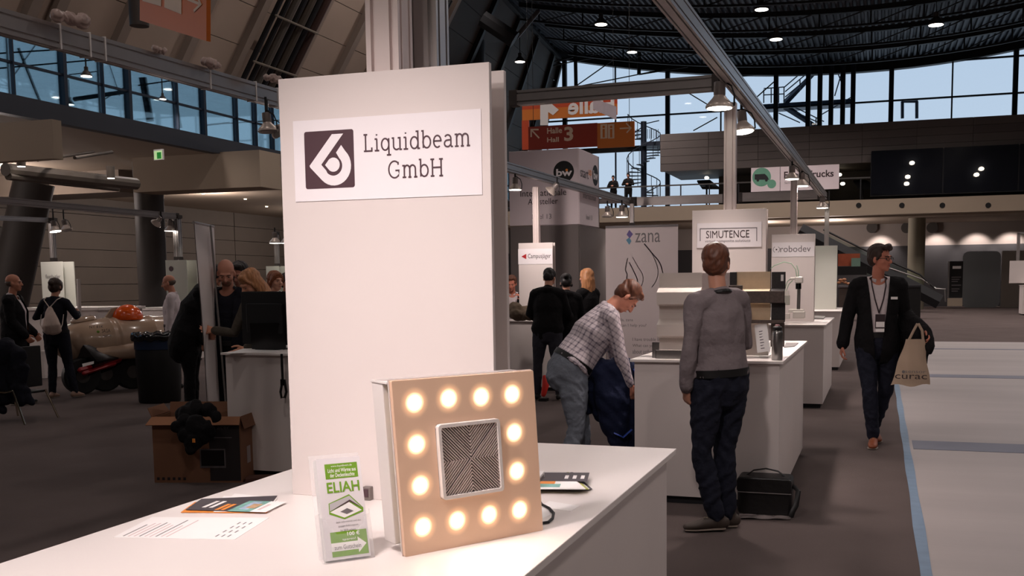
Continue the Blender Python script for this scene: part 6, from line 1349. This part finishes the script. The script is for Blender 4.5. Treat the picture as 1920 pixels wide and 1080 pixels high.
# 2. walking man with tote bag
p = ground(1640, 838); p[1] += .12
t2, i2 = person('person in black jacket and glasses walking with a folded coat and cotton bag', p, 180+6, 1.93, lean=-1, head=(2, 50, 0), top='jacket', topm=blackc, undershirt=whites, botm=jeans, shoem=mat('brown leather shoe', (134, 72, 44), .5), hairm=brh, hair='fringe', glasses=True, tone=(190, 122, 100),
    armR=((.26, -.02, -1), (.16, .04, -1)), armL=((-.22, -.15, -1), (-.45, .62, -.50)), legR=((-.08, .20, -1), (-.10, .0, -1)), legL=((.02, -.06, -1), (.22, -.50, -1)), vox=.009, wr=.011, curl=36)
tp, A_ = i2['tp'], i2['A']
for s in (1, -1):
    deco(t2, i2, 'lanyard', M().tube([tp(.06*s, .02, .55), tp(.058*s, .10, .48), tp(.035*s, .135, .36), tp(.0, .138, .24)], [(.006, .002)]*4, n=6), mat('patterned lanyard', (44, 26, 34), .6, noise=(60, .4)))
fr = Matrix.Translation(tp(-.01, .150, .12)); deco(t2, i2, 'badge', M().box(-.045, .045, -.002, .002, -.01, .12, fr), mat('badge holder', (52, 40, 44), .4)); deco(t2, i2, 'badge_card', M().box(-.038, .038, .002, .004, .0, .05, fr), paper); deco(t2, i2, 'badge_card', M().box(-.038, .038, .002, .004, -.045, -.015, fr), paper)
deco(t2, i2, 'name_tag', M().box(-.03, .03, 0, .003, -.012, .012, Matrix.Translation(tp(-.125, .125, .37))), paper)
# coat over the forearm
e, w_ = (i2['M']@A_[-1][1]), (i2['M']@A_[-1][2]); mid = (e+w_)/2
t = thing('folded_coat', 'black coat draped over the walking man\'s forearm', 'coat', mid-Vector((0, 0, .4)))
Cm = M(); rc = random.Random(2)
for i in range(10):
    s = i/9; c_ = e+(w_-e)*(s*1.25-.1); o_ = Vector((rc.uniform(-.02, .02), rc.uniform(-.02, .02), 0)); L = .34+.16*rc.random()-.08*s
    Cm.tube([c_+Vector((-.02, .06, -L))+o_, c_+Vector((-.01, .06, -.12)), c_+Vector((0, .0, .055)), c_+Vector((.03, -.07, -.10)), c_+Vector((.03, -.08, -L*.55))+o_], [(.04, .03), (.055, .04), (.06, .045), (.055, .04), (.035, .03)], n=10)
cm_ = fuse(Cm, .012, 2); wrinkle(cm_, .018, 18, 4); 
P_ = arr(cm_)-np.array(t.location); setarr(cm_, P_); obj('cloth', cm_, blackc, t, smooth='all')
hd = w_; t = thing('cotton_bag', 'natural cotton carrier bag with grey lettering held by the walking man', 'bag', hd-Vector((0, 0, .6)))
cotton = mat('natural cotton', (176, 154, 134), .85, noise=(5, .05), bump=(120, .3)); Yg = hd.y-.12
q = [W(*c, Y=Yg) for c in ((1670, 722), (1744, 722), (1733, 636), (1698, 636))]; m = M(); n_ = 10; V = []
for sgn in (1, -1):
    for j in range(n_+1):
        for i in range(n_+1):
            s, v = i/n_, j/n_; p_ = (q[0]*(1-s)+q[1]*s)*(1-v)+(q[3]*(1-s)+q[2]*s)*v; bl_2 = .045*math.sin(PI*s)**.6*(1-v*.6)+.006*math.sin(s*14+v*6)*math.sin(PI*s); V.append((p_[0]+.006*math.sin(v*9), p_[1]-sgn*bl_2, p_[2]+.012*math.sin(s*9)*(1-v)))
F_ = [(j*(n_+1)+i, j*(n_+1)+i+1, (j+1)*(n_+1)+i+1, (j+1)*(n_+1)+i) for j in range(n_) for i in range(n_)]; Nn = (n_+1)**2
m.add(V, F_+[tuple(Nn+a for a in reversed(f)) for f in F_]+[(i+1, i, Nn+i, Nn+i+1) for i in range(n_)]); obj('bag_body', m, cotton, t, smooth=True)
obj('handle', M().tube([W(1731, 640, Y=Yg), W(1729, 620, Y=Yg), W(1722, 607, Y=Yg)], [(.012, .004)]*3, n=6), cotton, t); obj('handle', M().tube([W(1703, 640, Y=Yg), W(1712, 622, Y=Yg), W(1720, 607, Y=Yg)], [(.012, .004)]*3, n=6), cotton, t)
ptext('curac', 1678, 1738, 702, 710, Yg-.062, ink, t); ptext('sensor', 1697, 1736, 695, 699, Yg-.055, greyink, t); disc('logo', 1694, 697, .014, Yg-.055, greyink, t)
# 3. bending man in checked shirt
p = at(1066, 7.75)
t3, i3 = person('person in a checked shirt and faded jeans bending forward with a blue jacket', p, -60, 1.80, lean=36, head=(26, -6, 0), top='shirt', topm=chk, botm=jeansg, hairm=brh2, hair='male', tone=(206, 140, 116), girth=1.25,
    armR=((.05, .22, -1), (-.02, .30, -1)), armL=((-.05, .42, -1), (.05, .35, -1)), legR=((.06, .06, -1), (.02, -.26, -1)), legL=((-.1, .30, -1), (-.02, .05, -1)), vox=.009, wr=.014)
a, b = i3['M']@i3['A'][1][2], i3['M']@i3['A'][-1][2]
t = thing('blue_jacket', 'dark blue jacket hanging from the bending man\'s hands', 'jacket', ((a+b)/2).xy.to_3d()); Jm = M(); rj = random.Random(5)
cpx = [((1104, 705), .12, 7.9), ((1112, 690), .1, 7.8), ((1135, 700), .13, 7.7), ((1160, 690), .13, 7.7), ((1185, 700), .12, 7.8), ((1205, 715), .10, 7.9)]
tops = [Vector(W(*c, d=d)) for c, r, d in cpx]; bots = [(1102, 760), (1128, 778), (1146, 800), (1158, 828), (1180, 850), (1205, 850)]
for (c, r, d), tpp, bb in zip(cpx, tops, bots): q = Vector(W(*bb, d=d)); Jm.tube([tpp, tpp*.6+q*.4+Vector((0, -.03, 0)), q], [r*.6, r*.75, r*.6], n=12)
Jm.tube([tops[1], tops[2], tops[3], tops[4]], .10, n=12); jm = fuse(Jm, .012, 2); wrinkle(jm, .02, 15, 6); setarr(jm, arr(jm)-np.array(t.location)); blj = cl('dark blue jacket', (28, 34, 58)); obj('cloth', jm, blj, t, smooth='all')
lng = mat('bright blue lining', (44, 70, 150), .5, noise=(10, .1)); obj('lining', M().tube([W(1152, 812, d=7.6), W(1168, 820, d=7.6), W(1184, 806, d=7.62)], [(.02, .006)]*3, n=6), lng, t); obj('lining', M().tube([W(1168, 676, d=7.72), W(1182, 684, d=7.7), W(1192, 696, d=7.7)], [(.03, .015)]*3, n=8), lng, t)
# 4. campus booth
p = ground(1028, 750); t4, i4 = person('person in black hooded jacket seen from behind under the board with the red arrow', p, 4, 1.80, lean=6, head=(26, 0, 0), top='hoodie', topm=blackc, botm=cl('charcoal jeans', (48, 48, 56)), hairm=dkh, armR=((.28, .2, -1), (-.1, .9, -.15)), armL=((-.3, .05, -1), (.2, .8, -.3)), legR=((.05, 0, -1), (.1, 0, -1)), legL=((-.1, 0, -1), (-.05, 0, -1)), girth=1.15)
p = at(1062, 13.9); person('person with dark bun, mostly hidden behind the black hooded jacket', p, 20, 1.72, lean=6, head=(20, 0, 0), top='hoodie', topm=blackc, botm=blackc, hairm=dkh, hair='bun', female=True, armR=((.2, .2, -1), (-.3, .9, -.1)))
p = at(1102, 14.6); person('person with long blonde hair in a dark top at the grey booth wall', p, 62, 1.78, head=(0, 10, 0), top='jacket', topm=blackc, botm=blackc, hairm=blh, hair='long', female=True, armR=((.15, .25, -1), (-.3, .9, .1)), armL=((-.15, .25, -1), (.3, .9, .1)), tone=(206, 146, 120))
p = at(960, 15.9); person('suited person with reddish face half hidden by the right edge of the big board', p, 200, 1.72, lean=10, head=(10, -10, 0), top='jacket', topm=blackc, undershirt=whites, botm=blackc, hairm=brh2, tone=(204, 128, 106), armL=((-.2, .3, -1), (.4, .5, 1)))
t = thing('bundled_coat', 'beige bundled coat on the counter at the right edge of the big board', 'coat', W(985, 596, z=T)); Bm = M(); rb = random.Random(8)
c = Vector(W(985, 590, z=T+.1))
for i in range(9): Bm.ball(c+Vector((rb.uniform(-.2, .25), rb.uniform(-.12, .12), rb.uniform(-.02, .10))), (.12, .11, .08), 12)
bm2 = fuse(Bm, .014, 2); wrinkle(bm2, .03, 16, 9); P_ = arr(bm2); P_[:, 2] = np.maximum(P_[:, 2], T+.003); setarr(bm2, P_-np.array(t.location)); obj('cloth', bm2, cg2, t, smooth='all')
# 5. people at the left booth
p = at(350, 12.3); person('person in a dark suit half hidden behind the leaning banner', p, -62, 1.92, lean=20, head=(25, 0, 0), top='coat', topm=blackc, botm=blackc, hairm=dkh, armL=((-.25, -.05, -1), (-.1, -.02, -1)), armR=((.05, .0, -1), (.0, .1, -1)), girth=1.4, wr=.008)
p = at(430, 9.85); person('bald bearded person in a dark suit looking down by the leaning banner', p, 196, 1.87, lean=4, head=(26, 14, 0), top='jacket', topm=navyc, undershirt=navyc, botm=blackc, hair='bald', beard=mat('dark beard', (110, 76, 60), .8), tone=(198, 140, 118), armR=((.02, .25, -1), (-.35, .8, -.2)))
p = at(456, 10.3); person('person with dark hair and glasses between the bald person and the monitor', p, 192, 1.84, lean=3, head=(14, 0, 0), top='jacket', topm=blackc, undershirt=whites, botm=blackc, hairm=dkh, glasses=True, tone=(176, 120, 100), armR=((.15, .2, -1), (-.1, .6, -.6)), armL=((-.15, .2, -1), (.1, .6, -.6)))
p = at(492, 9.2); t5, i5 = person('person with long fair hair reaching out past the monitor', p, 165, 1.76, lean=6, side=0, head=(26, -8, 0), top='shirt', topm=cl('grey green top', (84, 78, 70)), botm=blackc, hairm=blh, hair='long', female=True, tone=(222, 160, 130), armR=((.35, .35, -1), (1.0, .10, .10)), armL=((-.2, .3, -1), (.2, .6, -.3)), vox=.009)
p = at(514, 12.2); person('person with ginger pinned-up hair turned right behind the monitor', p, 250, 1.76, head=(0, 0, 0), top='shirt', topm=whites, botm=blackc, hairm=mat('ginger hair', (140, 82, 52), .5, noise=(60, .3)), hair='bun', female=True, tone=(220, 164, 138))
p = at(537, 12.6); person('person in a black top beside the ginger person at the board edge', p, 240, 1.74, head=(0, 0, 0), top='hoodie', topm=blackc, botm=blackc, hairm=brh, tone=(206, 146, 120))
# 6. far left people
p = at(22, 13.7); person('bald person in a black suit at the left picture edge looking right', p, -62, 1.78, head=(0, 0, 0), top='coat', topm=blackc, undershirt=whites, botm=blackc, hair='rim', hairm=gry, tone=(200, 136, 110), armR=((.1, .1, -1), (-.1, .6, -.75)), armL=((-.1, .05, -1), (.05, .7, -.8)), girth=1.2, footR=8)
p = at(100, 14.4); t6, i6 = person('person in dark clothes with a white drawstring bag seen from behind', p, 14, 1.72, lean=2, head=(4, 0, 0), top='shirt', topm=navyc, botm=navyc, hairm=brh, hair='bun', female=True, shoem=mat('pale shoe', (150, 120, 104), .5), armL=((-.55, .0, -.8), (.35, .7, .25)), armR=((.6, .0, -.8), (-.35, .7, .2)), legL=((.02, 0, -1), (-.05, 0, -1)), legR=((.12, .06, -1), (.22, -.05, -1)), girth=1.06)
tp = i6['tp']; MM = i6['M']; t = thing('drawstring_bag', 'white drawstring bag on the back of the dark dressed person', 'bag', (MM@tp(0, -.2, .1)))
Dm = M(); Dm.tube([tp(.05, -.175, .05), tp(.045, -.20, .14), tp(.02, -.18, .28), tp(.0, -.15, .40)], [(.13, .045), (.14, .06), (.09, .045), (.035, .02)], n=20, ref=(1, 0, 0)); dm = fuse(Dm, .012, 2); wrinkle(dm, .010, 25, 3)
P_ = arr(dm); P_ = np.array([MM@Vector(v) for v in P_]); setarr(dm, P_-np.array(t.location)); obj('bag_body', dm, mat('pale drawstring cotton', (206, 186, 174), .8, noise=(6, .05)), t, smooth='all')
for s in (1, -1): obj('cord', M().tube([MM@Vector(tp(.0, -.15, .40)), MM@Vector(tp(.10*s, -.12, .52)), MM@Vector(tp(.12*s, -.02, .56))], .007, n=6), mat('cord white', (214, 200, 190), .7), t); obj('cord', M().tube([MM@Vector(tp(.12*s+.03, -.17, .05)), MM@Vector(tp(.17*s, -.12, .16)), MM@Vector(tp(.17*s, -.08, .3))], .006, n=6), mat('cord white', (214, 200, 190), .7), t)
p = at(322, 15.4); person('balding person in a white shirt standing beside the suited person', p, 118, 1.77, head=(14, 0, 0), top='shirt', topm=whites, botm=blackc, hair='rim', hairm=gry, tone=(198, 138, 114), girth=1.1)
# 7. two people leaning on the far gallery rail
for i, (px, lb) in enumerate(((1153, 'left one of two dark figures leaning on the far gallery rail'), (1181, 'right one of two dark figures leaning on the far gallery rail'))):
    c = W(px, 366, Y=53.6); t_7, _ = person(lb, (c[0], 53.3), 180, 1.80+.1*i, lean=3, head=(10, 0, 0), top='jacket', topm=blackc, botm=blackc, hairm=dkh, vox=.02, detail=False, hands=True, armR=((.35, .35, -.8), (-.75, .5, .1)), armL=((-.35, .35, -.8), (.75, .5, .1))); t_7.location.z = zs1
# black jacket on the cardboard box
t = thing('black_jacket', 'black jacket thrown over the open cardboard box', 'jacket', W(362, 850, d=8.1)); Jm = M(); rj = random.Random(12)
for px, py, d, r in ((345, 775, 8.25, .07), (365, 768, 8.3, .08), (390, 772, 8.3, .07), (405, 785, 8.25, .06), (345, 792, 8.15, .07), (368, 800, 8.1, .09), (388, 806, 8.1, .075), (345, 815, 8.08, .06), (362, 828, 8.07, .07), (358, 842, 8.06, .045), (380, 820, 8.08, .06), (330, 800, 8.1, .04)):
    Jm.ball(W(px, py, d=d-.2), (r, r*.8, r), 12)
jm = fuse(Jm, .010, 2); wrinkle(jm, .024, 22, 8); setarr(jm, arr(jm)-np.array(t.location)); obj('cloth', jm, blackc, t, smooth='all'); obj('small_tag', M().box(-.01, .01, -.01, .0, -.015, .015, Matrix.Translation(Vector(W(364, 826, d=7.74)))), orange, t)
# dark coat over the chair
t = thing('dark_coat', 'dark coat hanging over the chair at the left picture edge', 'coat', W(20, 740, d=12.6)); Cm = M()
for a, b, r in (((-20, 655), (-10, 750), .12), ((10, 652), (8, 745), .13), ((35, 665), (40, 750), .10), ((45, 690), (58, 755), .06), ((-5, 650), (35, 660), .10), ((10, 740), (6, 770), .05)):
    Cm.tube([W(*a, d=dC-.1), (W(*a, d=dC)+W(*b, d=dC))/2+np.array([0, -.08, 0]), W(*b, d=dC-.1)], [r*.9, r, r*.7], n=12)
cm_ = fuse(Cm, .014, 2); wrinkle(cm_, .03, 13, 3); setarr(cm_, arr(cm_)-np.array(t.location)); obj('cloth', cm_, navyc, t, smooth='all')
plm = mat('crumpled pinkish film', (178, 156, 148), .3, noise=(20, .1))
for i, (px, py, r) in enumerate(((127, 48, .06), (402, 128, .05), (515, 163, .045), (300, 103, .03))):
    c = W(px, py+4, d=5.6+.0047*px); c[2] = ZB+.085; m = M(); rf_ = random.Random(i)
    for k in range(9): m.ball(c+np.array([rf_.uniform(-.6, .6)*r, rf_.uniform(-1.6, 1.6)*r, rf_.uniform(-.1, .35)*r]), r*(.4+.35*rf_.random()), 10)
    fm_ = fuse(m, .006, 1); wrinkle(fm_, .014, 70, i); t = thing('film_bunch', ['largest', 'third', 'rightmost', 'flattest'][i]+' bunch of crumpled film on the upper left beam', 'film', c, group='film bunches on the beam'); setarr(fm_, arr(fm_)-np.array(t.location)); obj('crumpled_film', fm_, plm, t, smooth='all')
